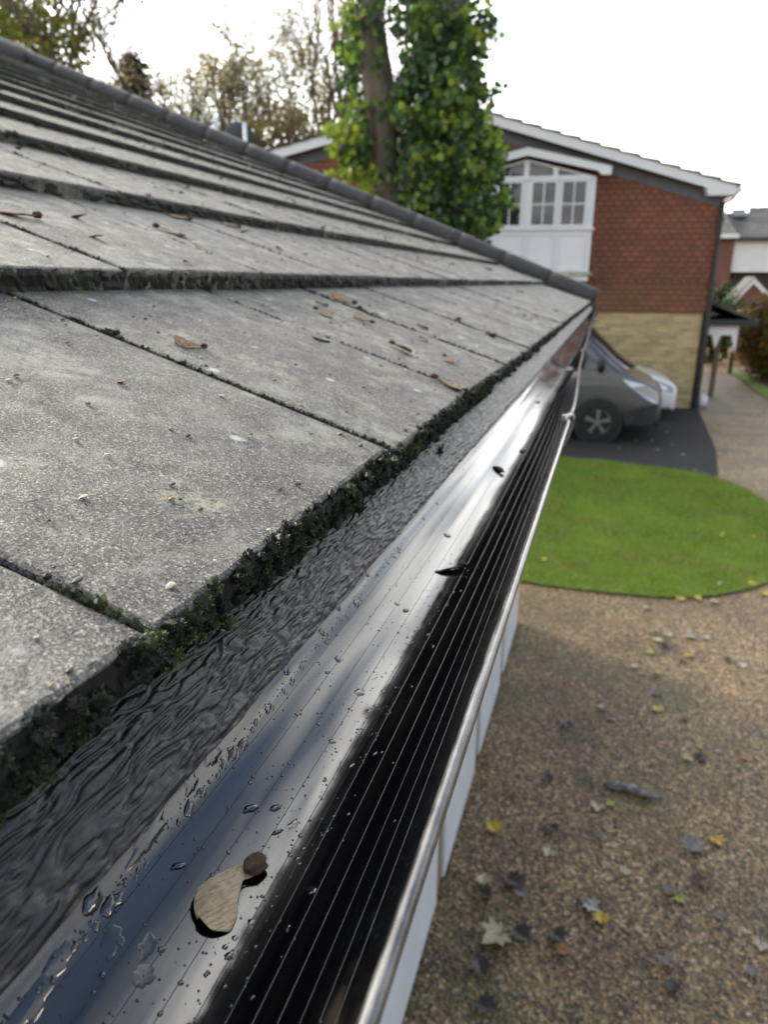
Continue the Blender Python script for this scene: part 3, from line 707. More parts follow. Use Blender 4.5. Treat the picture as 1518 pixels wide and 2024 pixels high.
# loose pebbles that glint on the drive
b = MB()
for i in range(9000):
    x = rnd(-.35, 2.4); y = 1.2 + 4.6*random.random()**1.3
    if x > .2+.34*y: continue
    k = random.random(); g = rnd(.5, 1.2)
    b.cur = (.34*g, .26*g, .16*g) if k < .45 else (.16*g, .10*g, .055*g) if k < .8 else (.45*g, .41*g, .34*g) if k < .9 else (.05, .045, .045)
    r = rnd(.003, .0075); bm_ = None
    p = Vector((x, y, GZ+r*.3)); o6 = [Vector((r*rnd(.7, 1.3), 0, 0)), Vector((-r*rnd(.7, 1.3), 0, 0)), Vector((0, r*rnd(.7, 1.3), 0)), Vector((0, -r*rnd(.7, 1.3), 0)), Vector((0, 0, r*.8))]
    q = Matrix.Rotation(rnd(0, 6.28), 3, 'Z'); o6 = [p+q@v for v in o6]
    b.add(o6, [(0, 2, 4), (2, 1, 4), (1, 3, 4), (3, 0, 4)])
mpb = Mat('pebble', (.2, .15, .1), .3, spec=.6); mpb.col(mpb.tint())
tag(b.build('pebbles', mpb.m, fix=False), 'loose wet tan pebbles strewn over the gravel drive', 'gravel', kind='stuff')
# ================================================================ BRICK HOUSE
HB = Vector((2.0, 16.04, GZ)); HA = 0.103216
HD = Vector((-math.cos(HA), -math.sin(HA), 0)); HN = Vector((math.sin(HA), -math.cos(HA), 0))
def H(u, z, off=0): p = HB + HD*u + HN*off; return Vector((p.x, p.y, z))
house = empty('brick_house', HB, 'red tile hung brick house with a low white gable behind the cars', 'house')
def hmat(name, cols, bw, bh, mortar, off, base_noise=True):
    m = Mat(name, rough=.85, spec=.25)
    # wall coordinates: along the wall, height
    dx = N(m.t, 'ShaderNodeVectorMath', operation='DOT_PRODUCT'); m.L(m.vec, dx.inputs[0]); dx.inputs[1].default_value = HD
    dn = N(m.t, 'ShaderNodeVectorMath', operation='DOT_PRODUCT'); m.L(m.vec, dn.inputs[0]); dn.inputs[1].default_value = HN
    sp = N(m.t, 'ShaderNodeSeparateXYZ'); m.L(m.vec, sp.inputs[0])
    cb = N(m.t, 'ShaderNodeCombineXYZ'); m.L(m.math('ADD', dx.outputs['Value'], dn.outputs['Value']), cb.inputs[0]); m.L(sp.outputs[2], cb.inputs[1])
    br = N(m.t, 'ShaderNodeTexBrick'); br.offset = off; m.L(cb.outputs[0], br.inputs['Vector'])
    br.inputs['Scale'].default_value = 1; br.inputs['Brick Width'].default_value = bw; br.inputs['Row Height'].default_value = bh
    br.inputs['Mortar Size'].default_value = mortar; br.inputs['Bias'].default_value = .1
    br.inputs['Color1'].default_value = (*cols[0], 1); br.inputs['Color2'].default_value = (*cols[1], 1); br.inputs['Mortar'].default_value = (*cols[2], 1)
    n2 = m.noise(1.3, 5, .6, cb.outputs[0]); c = m.mix(m.ramp(n2, .35, .7), br.outputs[0], m.mix(1.0, br.outputs[0], cols[3], 'MULTIPLY'))
    return m, c, br, cb, sp
m, c, br, cb, sp = hmat('hung_tile', ((.31, .115, .07), (.225, .092, .06), (.085, .045, .032), (.8, .95, 1.0)), .17, .105, .009, .5)
gr_ = m.math('MULTIPLY', m.ramp(sp.outputs[2], -.55, .55, (1,)*3, (0,)*3), m.ramp(m.noise(1.6, 5, .7), .3, .6))
c = m.mix(m.math('MULTIPLY', gr_, .5), c, (.14, .10, .045)); m.col(c); m.bump(br.outputs['Fac'], .01, -.8); HTILE = m.m
m, c, br, cb, sp = hmat('buff_brick', ((.64, .50, .26), (.38, .29, .145), (.48, .40, .26), (.8, .78, .7)), .225, .075, .010, .5); m.col(c); m.bump(br.outputs['Fac'], .006, -.6); BUFF = m.m
m, c, br, cb, sp = hmat('red_brick', ((.25, .085, .06), (.17, .06, .045), (.22, .17, .14), (.9, .9, .9)), .225, .075, .010, .5); m.col(c); RBRICK = m.m
ROOFT = simple('dark_roof_tiles', (.085, .078, .072), .8, .35, 3, .01, 30)
ZB, ZE, ZA, UA, UL = -.46, 1.80, 3.47, 5.42, 11.2
zl = ZA-.215*(UL-UA)
def hwall(name, poly, mat, off0, off1, parent=house):
    b = MB(); b.prism([H(u, z, off0) for u, z in poly], HN*(off1-off0)); return b.build(name, mat, parent)
hwall('ground_floor_wall', [(0, GZ), (UL, GZ), (UL, ZB), (0, ZB)], BUFF, -8.5, -.03)
hwall('upper_wall', [(0, ZB), (0, ZE-.02), (UA, ZA-.08), (UL, zl-.08), (UL, ZB)], HTILE, -8.5, 0)
# three courses of pointed tiles across the tile hanging, real scallops
b = MB()
for r_ in range(4):
    z0 = .47 - .105*r_
    for k in range(17):
        u = .02+.17*k + (.085 if r_ % 2 else 0)
        if u+.17 > 2.40: continue
        b.prism([H(u+.004, z0+.11, .004+.001*(k % 2)), H(u+.166, z0+.11, .004+.001*(k % 2)), H(u+.166, z0+.03, .012), H(u+.085, z0-.055, .016), H(u+.004, z0+.03, .012)], HN*.006)
b.build('pointed_tile_band', HTILE, house)
# bargeboards and dark soffit strip
def strip(name, pts_top, h, mat, o0, o1):
    b = MB()
    for (ua, za), (ub, zb) in zip(pts_top, pts_top[1:]):
        b.prism([H(ua, za, o0), H(ub, zb, o0), H(ub, zb-h, o0), H(ua, za-h, o0)], HN*(o1-o0))
    return b.build(name, mat, house)
strip('bargeboard', [(-.12, 1.90), (UA, ZA+.05)], .19, WHITE, .22, .25)
strip('bargeboard', [(UA, ZA+.05), (UL+.2, ZA+.05-.215*(UL+.2-UA))], .19, WHITE, .22, .25)
hwall('barge_foot', [(-.14, 1.89), (-.14, 1.72), (.34, 1.72), (.44, 1.93)], WHITE, .0, .256)
strip('soffit_strip', [(.05, 1.74), (UA, ZA-.14)], .21, SOFFIT, .004, .02)
strip('soffit_strip', [(UA, ZA-.14), (UL, zl-.14)], .21, SOFFIT, .004, .02)
hwall('soffit', [(.0, 1.76), (UA, ZA-.12), (UL, zl-.12), (UL, zl-.10), (UA, ZA-.10), (0, 1.78)], SOFFIT, 0, .22)
b = MB()        # roof with stepped tile courses along the gable edge
nst = 15
for k in range(nst):
    ua, ub = -.22+(UA+.22)*k/nst, -.22+(UA+.22)*(k+1)/nst; f = lambda u: 1.90+(ZA-1.90+.05)*(u+.12)/(UA+.12)
    b.prism([H(ua, f(ua)+.045, .28), H(ub+.03, f(ub)+.012, .28), H(ub+.03, f(ub)-.01, .28), H(ua, f(ua)-.0, .28)], -HN*8.9)
for k in range(nst):
    ua, ub = UL+.3-(UL+.3-UA)*k/nst, UL+.3-(UL+.3-UA)*(k+1)/nst; f = lambda u: ZA+.05-.215*(u-UA)
    b.prism([H(ua, f(ua)+.045, .28), H(ub-.03, f(ub)+.012, .28), H(ub-.03, f(ub)-.01, .28), H(ua, f(ua), .28)], -HN*8.9)
b.build('roof', ROOFT, house)
b = MB(); b.tube([H(-.20, 1.80, .25), H(-.20, 1.80, -8.5)], .055, 10); b.build('roof_gutter', WHITE, house)
b = MB(); b.tube([H(-.18, 1.76, .16), H(-.12, 1.66, .12), H(.02, 1.60, .07)], .034, 8); b.build('swan_neck_pipe', WHITE, house, smooth=True)
b = MB(); b.tube([H(.02, 1.62, .07), H(.02, 1.5, .06), H(.02, GZ, .06)], .042, 10)
for z in (1.3, .1, -1.1): b.box(H(.075, z-.03, .03)-Vector((0, 0, 0)), H(-.035, z+.03, .11))
b.build('downpipe', DARK, house, smooth=False)
hwall('dark_corner_panel', [(-.05, GZ), (-.05, ZB+.04), (.10, ZB+.04), (.10, GZ)], DARK, -.5, .01)
# white bay window
BO = .30
GLASS = Mat('window_glass', (.02, .025, .03), .03, spec=.9); GLASS = GLASS.m
bay = hwall('bay', [(2.44, .16), (2.44, 2.08), (3.78, 2.42), (5.12, 2.08), (5.12, .16)], WHITE, -.05, BO)
b = MB()
for k, (ua, ub) in enumerate(((2.62, 3.06), (3.20, 3.64), (3.86, 4.30), (4.44, 4.88))):
    pa = MB(); pa.prism([H(ua, 1.22, BO+.001), H(ub, 1.22, BO+.001), H(ub, 2.0, BO+.001), H(ua, 2.0, BO+.001)], HN*.006); f_ = pa.build('window', GLASS, house)
    q = MB(); w_ = .035
    for (x0, x1, z0, z1) in ((ua-w_, ua, 1.18, 2.04), (ub, ub+w_, 1.18, 2.04), (ua, ub, 1.18, 1.22), (ua, ub, 2.0, 2.04)): q.prism([H(x0, z0, BO), H(x1, z0, BO), H(x1, z1, BO), H(x0, z1, BO)], HN*.035)
    um = (ua+ub)/2
    for (x0, x1, z0, z1) in ((um-.012, um+.012, 1.22, 2.0), (ua, um-.012, 1.59, 1.614), (um+.012, ub, 1.59, 1.614)): q.prism([H(x0, z0, BO+.008), H(x1, z0, BO+.008), H(x1, z1, BO+.008), H(x0, z1, BO+.008)], HN*.012)
    q.build('frame', WHITE, f_)
for poly in ([(2.72, 2.12), (3.17, 2.12), (3.17, 2.235)], [(3.27, 2.12), (3.73, 2.12), (3.73, 2.37), (3.27, 2.26)], [(3.83, 2.12), (4.29, 2.12), (4.29, 2.26), (3.83, 2.37)], [(4.39, 2.12), (4.84, 2.12), (4.39, 2.235)]):
    hwall('top_light', poly, GLASS, BO+.001, BO+.007)
hwall('transom', [(2.5, 2.045), (5.06, 2.045), (5.06, 2.10), (2.5, 2.10)], WHITE, BO, BO+.04)
for k in range(4):
    ua = 2.56+.615*k; q = MB()
    for (x0, x1, z0, z1) in ((ua, ua+.05, .35, 1.08), (ua+.53, ua+.58, .35, 1.08), (ua+.05, ua+.53, .35, .40), (ua+.05, ua+.53, 1.03, 1.08)): q.prism([H(x0, z0, BO), H(x1, z0, BO), H(x1, z1, BO), H(x0, z1, BO)], HN*.022)
    q.build('panel_moulding', WHITE, house)
hwall('window_sill', [(2.40, 1.12), (5.16, 1.12), (5.16, 1.16), (2.40, 1.16)], WHITE, BO-.02, BO+.06)
hwall('bay_foot', [(2.38, .27), (5.18, .27), (5.18, .33), (2.38, .33)], simple('algae_sill', (.45, .48, .36), .7, .35, 9), 0, BO+.07)
b = MB()
for sg in (-1, 1):
    u0, u1 = 3.78, 3.78+sg*1.60
    b.prism([H(u0, 2.62, BO+.10), H(u1, 2.245, BO+.10), H(u1, 2.10, BO+.10), H(u1-sg*.18, 2.10, BO+.10), H(u1-sg*.26, 2.175, BO+.10), H(u0, 2.47, BO+.10)], HN*.04)
b.build('bay_bargeboard', WHITE, house)
b = MB()
for sg in (-1, 1): b.prism([H(3.78, 2.66, BO+.16), H(3.78+sg*1.64, 2.275, BO+.16), H(3.78+sg*1.64, 2.25, BO+.16), H(3.78, 2.625, BO+.16)], -HN*(BO+.15))
b.build('bay_roof', ROOFT, house)
# porch round the corner of the house
def hp2(x, y, Yv): return at(x, y, Y=Yv)
b = MB(); zt, zb_ = -.18, -.56
b.prism([H(0, zt, -.3), H(-1.0, zb_, -.3), H(-1.0, zb_-.06, -.3), H(0, zt-.06, -.3)], -HN*2.6); b.build('porch_roof', ROOFT, house)
b = MB(); b.prism([H(0, zb_-.02, -.28), H(-1.05, zb_-.02, -.28), H(-1.05, zb_-.14, -.28), H(0, zb_-.14, -.28)], -HN*2.64); b.build('porch_eaves', DARK, house)
b = MB(); b.prism([H(-.04, zb_-.15, -.42), H(-.72, zb_-.15, -.42), H(-.72, zb_-.34, -.42), H(-.04, zb_-.34, -.42)], -HN*.1)
b.prism([H(-.60, zb_-.34, -.42), H(-.72, zb_-.34, -.42), H(-.72, zb_-.72, -.42)], -HN*.1)
b.prism([H(-.22, zb_-.34, -.42), H(-.40, zb_-.34, -.42), H(-.31, zb_-.62, -.42)], -HN*.1); b.build('porch_beam', WHITE, house)
pt = gp(1405, 782); b = MB(); b.bbox((pt.x-.055, pt.y-.055, GZ), (pt.x+.055, pt.y+.055, zb_-.34), .01); b.build('porch_post', POST, house)
# bin bags / pot beside the post
b = MB(); p = gp(1388, 806); p.y += .25; b.blob(p+Vector((0, 0, .12)), .15, 2, .25, sc=(.8, .8, 1)); tag(b.build('white_sack', WHITE_P, smooth=True), 'white sack on the ground behind the brick house corner', 'sack')
# ================================================================ HOUSES FAR RIGHT
YF = 36
far = empty('terrace_house', (5, YF, GZ), 'far house with grey tiled roof, skylight and white cladding at the right edge', 'house')
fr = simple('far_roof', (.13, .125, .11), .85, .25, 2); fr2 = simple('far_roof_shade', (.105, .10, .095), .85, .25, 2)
b = MB(); b.prism([(3.0, YF, GZ), (4.95, YF, GZ), (4.95, YF, 2.1), (3.0, YF, 2.1)], (0, 6, 0)); b.build('wall', RBRICK, far)
b = MB(); b.prism([(4.9, YF+.15, .62), (12, YF+.15, .62), (12, YF+.15, 2.0), (4.9, YF+.15, 2.0)], (0, 6, 0)); b.build('white_cladding', WHITE, far)
b = MB(); b.prism([(4.96, YF+.6, GZ), (12, YF+.6, GZ), (12, YF+.6, .60), (4.96, YF+.6, .60)], (0, 5, 0)); b.build('ground_floor', simple('far_ground_floor', (.07, .05, .04), .8, .3, 2), far)
b = MB(); b.prism([(2.8, YF-.3, 2.12), (5.0, YF-.3, 2.12), (4.45, YF+3, 3.75), (2.8, YF+3, 3.75)], (0, 0, -.1)); b.build('roof', fr, far)
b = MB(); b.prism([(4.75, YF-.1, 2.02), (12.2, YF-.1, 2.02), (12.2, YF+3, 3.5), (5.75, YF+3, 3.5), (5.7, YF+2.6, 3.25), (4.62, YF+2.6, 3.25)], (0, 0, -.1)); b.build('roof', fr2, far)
b = MB(); b.box((3.0, YF-.36, 2.0), (5.05, YF-.28, 2.17)); b.build('fascia_board', WHITE, far)
b = MB(); b.box((5.05, YF-.16, 1.9), (12, YF-.1, 2.03)); b.build('fascia_board', DARK, far)
b = MB(); b.prism([(4.95, YF+1.7, 2.98), (5.5, YF+1.7, 2.98), (5.5, YF+2.4, 3.32), (4.95, YF+2.4, 3.32)], (0, -.03, .05)); b.build('skylight', GLASS, far)
PF = 30
por = empty('gabled_porch', at(1490, 600, Y=PF).to_3d()*1, 'small brick gabled porch with white bargeboards at the right edge', 'porch')
a_, l_, r_ = at(1492, 548, Y=PF), at(1452, 590, Y=PF), at(1532, 590, Y=PF)
b = MB(); b.prism([a_-Vector((0, 0, .12)), l_+Vector((.2, 0, -.0)), Vector((l_.x+.2, PF, GZ)), Vector((r_.x-.2, PF, GZ)), r_+Vector((-.2, 0, 0))], (0, 2, 0)); b.build('wall', RBRICK, por)
b = MB()
for q in (l_, r_): b.prism([a_, q, q-Vector((0, 0, .2)), a_-Vector((0, 0, .22))], (0, -.08, 0))
b.build('bargeboard', WHITE, por)
b = MB()
for q in (l_, r_): b.prism([a_+Vector((0, -.1, .03)), q+Vector((0, -.1, .02)), q+Vector((0, -.1, -.02)), a_+Vector((0, -.1, -.01))], (0, 2.2, 0))
b.build('roof', ROOFT, por)
# garden wall seen behind the hedge
b = MB(); p, q = at(1462, 612, Y=27), at(1500, 612, Y=27); b.box((p.x, 27, GZ), (q.x+3, 27.25, p.z)); tag(b.build('garden_wall', simple('orange_brick', (.36, .17, .07), .85, .2, 3)), 'orange brick garden wall behind the yellow hedge', 'wall')
# lamp bollard
pb = gp(1443, 737); bo = empty('lamp_bollard', pb, 'short black lamp bollard beside the path at right', 'bollard')
b = MB(); b.tube([pb, pb+Vector((0, 0, .62))], .055, 12); b.tube([pb, pb+Vector((0, 0, .03))], .09, 12); b.build('post', DARK, bo)
b = MB(); b.tube([pb+Vector((0, 0, .62)), pb+Vector((0, 0, .78))], .06, 12); b.build('lens', simple('frosted_lens', (.45, .52, .56), .3, .05), bo)
b = MB(); b.tube([pb+Vector((0, 0, .78)), pb+Vector((0, 0, .82)), pb+Vector((0, 0, .86))], [.075, .075, .02], 12); b.build('cap', DARK, bo)
# ================================================================ VEHICLES
PAINT = Mat('grey_paint', (.085, .088, .09), .28, metal=.1, spec=.5); PAINT.b.inputs['Coat Weight'].default_value = .8; PAINT.b.inputs['Coat Roughness'].default_value = .05
PAINT.col(PAINT.ramp(PAINT.noise(6, 5), .3, .7, (.062, .067, .075), (.078, .083, .092))); PAINT = PAINT.m
WPAINT = Mat('white_paint', (.74, .75, .77), .3, spec=.5); WPAINT.b.inputs['Coat Weight'].default_value = .6; WPAINT = WPAINT.m
BPLAST = simple('black_trim', (.018, .018, .02), .55, .2, 12)
TYRE = simple('tyre_rubber', (.014, .014, .015), .75, .2, 30)
RIM = Mat('alloy', (.34, .35, .36), .3, metal=.9).m
LAMPG = Mat('headlamp_glass', (.55, .58, .62), .08, spec=.9, metal=.4); LAMPG = LAMPG.m
CARGL = Mat('car_glass', (.015, .02, .024), .03, spec=1.0).m
PLATE = simple('plate_white', (.7, .7, .66), .4, .03)
def vehicle(name, label, cat, prof, belt, hw, z0, wheels, wr, paint, org, rz, glass, lamp, bump_z, steel=6):
    # prof: (x back from nose, top z); hw(x): half width; local x = backwards, nose at 0, side y
    root = empty(name, org, label, cat)
    R_ = Matrix.Rotation(rz, 3, 'Z')
    def W(x, y, z): return Vector(org) + R_ @ Vector((-x, y, z))
    def top(x):
        for (xa, za), (xb, zb) in zip(prof, prof[1:]):
            if xa <= x <= xb: return za+(zb-za)*((x-xa)/(xb-xa))
        return prof[-1][1]
    def sec(x, n=26):
        T = top(x); w_ = hw(x); B_ = min(belt, T-.04); pts = []
        ctrl = [(0, z0), (w_*.86, z0), (w_*.97, z0+.10), (w_, z0+.32), (w_, z0+.55*(B_-z0)), (w_*.975, B_)]
        if T > belt+.12:
            k = (T-belt); ctrl += [(w_*(.975-.10*k), T-.13), (w_*(.93-.12*k), T-.045), (w_*.6, T-.004), (0, T)]
        else: ctrl += [(w_*.955, B_+(T-B_)*.45), (w_*.89, B_+(T-B_)*.8), (w_*.55, T-.003), (0, T)]
        return ctrl
    xs = sorted(set([0, .02, .06, .12, .2, .3, .45, .6, .75, .9, 1.1, 1.3, 1.5, 1.7, 1.9, 2.2] + [prof[-1][0]*k/12 for k in range(6, 13)]))
    b = MB(); rows = []
    for x in xs:
        c_ = sec(x); rows.append([W(x, -y, z) for y, z in c_][::1] + [W(x, y, z) for y, z in c_[::-1][1:-1]])
    b.grid(rows, wrap=True); nn = len(rows[0]); b.f.append(tuple(range(nn))); b.c.append((1, 1, 1)); o = len(b.v)-nn; b.f.append(tuple(range(o, o+nn))[::-1]); b.c.append((1, 1, 1))
    body = b.build('body', paint, root, smooth=False)
    for p_ in body.data.polygons: p_.use_smooth = True
    mod = body.modifiers.new('bevel', 'SUBSURF'); mod.levels = 2; mod.render_levels = 2
    # panels laid just proud of the body
    def side(name, poly, mat, d, sg=-1, parent=root):
        q = MB(); pts = []
        for x, z in poly:
            w_ = hw(x); T = top(x); B_ = min(belt, T-.04)
            if z <= B_: y = w_*(1 if z < z0+.55*(B_-z0) else 1-.025*(z-(z0+.55*(B_-z0)))/max(.05, B_-(z0+.55*(B_-z0))))
            else: y = w_*(.975 - (.10*max(0, T-belt))*((z-B_)/max(.1, T-.13-B_)) if T > belt+.12 else .95)
            pts.append(W(x, sg*(y+d), z))
        q.prism(pts, R_ @ Vector((0, -sg*.012, 0))); return q.build(name, mat, parent)
    for (nm, poly, mt, d) in glass:
        for sg in (-1, 1): side(nm, poly, mt, d, sg)
    for x in wheels:
        for sg in (-1, 1):
            w_ = hw(x); q = MB()
            q.tube([W(x, sg*(w_-.05), wr), W(x, sg*(w_+.004), wr)], [wr*1.17, wr*1.17], 32); q.build('wheel_arch', BPLAST, root)
            q = MB(); q.tube([W(x, sg*(w_-.18), wr), W(x, sg*(w_-.01), wr), W(x, sg*(w_+.018), wr), W(x, sg*(w_+.026), wr)], [wr*.95, wr, wr*.97, wr*.86], 36)
            wh = q.build('wheel', TYRE, root, smooth=False)
            q = MB(); c_ = W(x, sg*(w_+.03), wr); ax = R_ @ Vector((0, sg, 0)); fx = R_ @ Vector((1, 0, 0))
            rr = wr*.64
            q.tube([c_-ax*.012, c_+ax*.004], [rr*.22, rr*.18], 14)
            rows = []
            for t in (0, 1):
                rows.append([c_ + (fx*math.cos(2*math.pi*k/36)+Vector((0, 0, math.sin(2*math.pi*k/36))))*(rr*(1.0-.1*t)) - ax*.004 for k in range(36)])
            q.grid(rows)
            for k in range(5):
                a = 2*math.pi*k/5+.3
                d1 = fx*math.cos(a)+Vector((0, 0, math.sin(a))); d2 = fx*-math.sin(a)+Vector((0, 0, math.cos(a)))
                q.prism([c_+d1*rr*.15-d2*rr*.09, c_+d1*rr*.95-d2*rr*.17, c_+d1*rr*.95+d2*rr*.17, c_+d1*rr*.15+d2*rr*.09], ax*.006)
            q.build('rim', RIM, wh)
    for sg in (-1, 1):
        side('headlight', lamp, LAMPG, .022, sg)
    return root, W, top, side
def vhw(x): return .98 - .17*max(0, 1-x/.75)**2.2 if x < .75 else .98
vp = [(0, .60), (.03, .86), (.12, .95), (.30, 1.02), (.52, 1.10), (.75, 1.26), (1.38, 1.80), (1.65, 1.93), (2.2, 1.97), (4.9, 1.96), (4.95, 1.90)]
van, VW, vtop, vside = vehicle('parked_van', 'dark grey van parked nose out on the asphalt beside the lawn', 'van', vp, 1.14, vhw, .24, (.98, 3.9), .335, PAINT, (1.03, 12.94, GZ), rad(1.5),
    [('side_window', [(.84, 1.165), (.98, 1.20), (1.42, 1.60), (2.0, 1.66), (2.05, 1.16)], CARGL, .012), ('sill_trim', [(1.4, .30), (3.5, .30), (3.5, .42), (1.4, .42)], BPLAST, .01), ('bumper_side', [(.12, .30), (.55, .30), (.60, .50), (.30, .62), (.07, .64)], BPLAST, .012), ('door_line', [(1.42, .5), (1.43, .5), (1.40, 1.1), (1.39, 1.1)], BPLAST, .004), ('rub_strip', [(1.5, .72), (3.4, .72), (3.4, .80), (1.5, .80)], BPLAST, .014)],
    [(.05, .66), (.09, .85), (.28, .955), (.66, 1.045), (.52, .92), (.30, .76), (.16, .68)], .5)
q = MB(); q.grid([[VW(x+.5*abs(k)**2, y*k, z+.045-.035*k*k) for k in (-1, -.85, -.6, -.3, 0, .3, .6, .85, 1)] for (x, y, z) in ((.40, .92, 1.12), (.66, .92, 1.275), (.94, .89, 1.53), (1.22, .84, 1.77))]); ws = q.build('windscreen', CARGL, van, smooth=True)
q = MB(); q.prism([VW(.0, -.6, .64), VW(.0, .6, .64), VW(.035, .6, .86), VW(.035, -.6, .86)], Vector((.012, 0, 0))); q.build('grille', BPLAST, van)
q = MB(); q.bbox(VW(.05, -.8, .26), VW(-.03, .8, .52), .03); q.build('bumper', BPLAST, van)
q = MB(); q.box(VW(-.032, -.26, .46), VW(-.04, .26, .57)); q.build('number_plate', PLATE, van)
for sg in (-1, 1):
    q = MB(); q.blob(VW(1.0, sg*1.10, 1.27), .11, 2, .08, sc=(.6, 1.0, 1.25)); q.tube([VW(1.0, sg*.93, 1.2), VW(1.0, sg*1.05, 1.24)], .03, 8); q.build('wing_mirror', BPLAST, van, smooth=True)
def chw(x): return .86 - .22*max(0, 1-x/.6)**2.2 if x < .6 else .86
cp = [(0, .50), (.03, .68), (.10, .74), (.4, .86), (.95, .96), (1.05, 1.0), (1.75, 1.40), (2.2, 1.47), (3.2, 1.44), (3.9, 1.05), (4.0, .8)]
car, CW, ctop, cside = vehicle('parked_car', 'white car parked beyond the grey van against the buff brick wall', 'car', cp, .95, chw, .2, (.80, 3.2), .31, WPAINT, (1.42, 15.0, GZ), rad(3.5),
    [('side_window', [(1.25, .98), (1.75, 1.30), (2.9, 1.34), (3.2, 1.0)], CARGL, .012)],
    [(.08, .55), (.12, .66), (.42, .78), (.50, .74), (.28, .60)], .4)
q = MB(); q.grid([[CW(x, y*k, z+.012) for k in (-1, -.5, 0, .5, 1)] for (x, y, z) in ((1.0, .74, .985), (1.3, .72, 1.15), (1.72, .66, 1.39))]); q.build('windscreen', CARGL, car, smooth=True)
q = MB(); q.prism([CW(-.004, -.42, .36), CW(-.004, .42, .36), CW(-.004, .42, .44), CW(-.004, -.42, .44)], Vector((.02, 0, 0))); q.build('lower_grille', BPLAST, car)
q = MB(); q.prism([CW(.02, -.35, .60), CW(.02, .35, .60), CW(.035, .35, .68), CW(.035, -.35, .68)], Vector((.02, 0, 0))); q.build('grille', BPLAST, car)
q = MB(); q.bbox(CW(.10, -.66, .21), CW(-.045, .66, .34), .03); q.build('bumper', WPAINT, car)
q = MB(); q.box(CW(-.05, -.25, .46), CW(-.058, .25, .56)); q.build('number_plate', PLATE, car)
# ================================================================ TREES
def leafquad(b, p, size, n, col, fold=.25):
    n = n.normalized(); t = n.orthogonal().normalized(); t.rotate(Matrix.Rotation(rnd(0, 6.28), 3, n)); s = n.cross(t)
    b.cur = col; L_ = size; w_ = size*.48
    b.add([p, p+t*L_*.35+s*w_+n*fold*w_, p+t*L_*.8+s*w_*.75+n*fold*w_*.6, p+t*L_*1.05, p+t*L_*.8-s*w_*.75+n*fold*w_*.6, p+t*L_*.35-s*w_+n*fold*w_, p+t*L_*.45], [(0, 1, 2, 6), (6, 2, 3), (3, 4, 6), (6, 4, 5, 0)])
m = Mat('bark', rough=.9, spec=.15); bk = m.noise(1, 6, .65, m.map((9, 9, 1.6))); m.col(m.ramp(bk, .3, .7, (.065, .052, .044), (.25, .205, .175))); m.bump(bk, .03); BARK = m.m
YT = 10.6; random.seed(21)
tree = empty('ivy_clad_tree', (at(770, 400, Y=YT).x, YT, GZ), 'forked tree trunk thick with green leafy growth behind the garage', 'tree')
def P3(x, y, dy=0): return at(x, y, Y=YT+dy)
def bumpy(b, pts, rs, n=14):
    o = len(b.v); b.tube(pts, rs, n)
    for i in range(o, len(b.v)):
        v = Vector(b.v[i]); k = noise.noise(Vector((v.x*6, v.y*6, v.z*1.5)))*.035; cpt = min(pts, key=lambda p: (p-v).length); d = (v-cpt); d.z = 0
        if d.length: b.v[i] = tuple(v+d.normalized()*k)
b = MB(); base = P3(772, 420)
bumpy(b, [Vector((base.x+.02, YT, GZ))] + [P3(x, y) for x, y in ((774, 470), (768, 400), (762, 340), (760, 290), (757, 240), (752, 190), (745, 140), (738, 80), (733, 20), (728, -60), (720, -200))], [.26, .19, .185, .18, .19, .21, .24, .21, .19, .18, .17, .16])
bumpy(b, [P3(768, 260, .02), P3(785, 210, .0), P3(815, 150, .08), P3(850, 100, .1), P3(885, 50, .1), P3(905, 0, .1), P3(930, -100, .1), P3(950, -220, .1)], [.16, .17, .16, .17, .17, .17, .15, .14])
b.build('trunk', BARK, tree, smooth=True)
b = MB()
def cl(cx, cy, rx, ry, n, tone, dy=0, dspread=.45, sz=(.06, .11)):
    for i in range(n):
        k = random.random()**.6; a = rnd(0, 6.28)
        x, y = cx+rx*k*math.cos(a), cy+ry*k*math.sin(a)
        p = P3(x, y, dy+random.gauss(0, dspread))
        out = Vector((x-cx, -30-abs(rx), cy-y))/60 + Vector((random.gauss(0, .7), random.gauss(0, .5), random.gauss(0, .6)))
        g = rnd(.6, 1.3)
        if tone == 'y' or (tone == 'm' and random.random() < .4): c_ = (.25*g, .33*g, .055*g)
        elif random.random() < .24: c_ = (.16*g, .28*g, .06*g)
        else: c_ = (.050*g, .098*g, .048*g)
        leafquad(b, p, rnd(*sz), out, c_)
DARKC = [(830, 30, 75, 55), (860, 90, 85, 60), (870, 150, 85, 60), (850, 210, 80, 60), (880, 270, 95, 60), (870, 330, 95, 60), (890, 390, 95, 55), (925, 430, 60, 45), (820, 300, 40, 80), (825, 390, 40, 60), (840, 440, 50, 40)]
for cx, cy, rx, ry in DARKC: cl(cx, cy, rx*.92, ry, 400, 'd', .3)
for cx, cy, rx, ry in [(840, 25, 30, 20), (805, 230, 35, 16), (870, 240, 35, 14), (850, 310, 40, 20), (830, 350, 45, 22), (900, 200, 30, 25), (920, 255, 30, 20), (830, 390, 40, 20), (880, 165, 25, 20), (905, 310, 30, 25), (940, 345, 30, 25), (855, 60, 25, 15)]: cl(cx, cy, rx, ry, 90, 'm', -.55, .12, (.06, .12))  # lighter tufts in front, a sunlit look put into their leaf colour
for cx, cy, rx, ry in [(800, 175, 22, 30), (830, 125, 26, 30), (865, 85, 26, 30), (890, 40, 24, 30), (790, 215, 14, 20)]: cl(cx, cy, rx, ry, 70, 'd', -.42, .1)
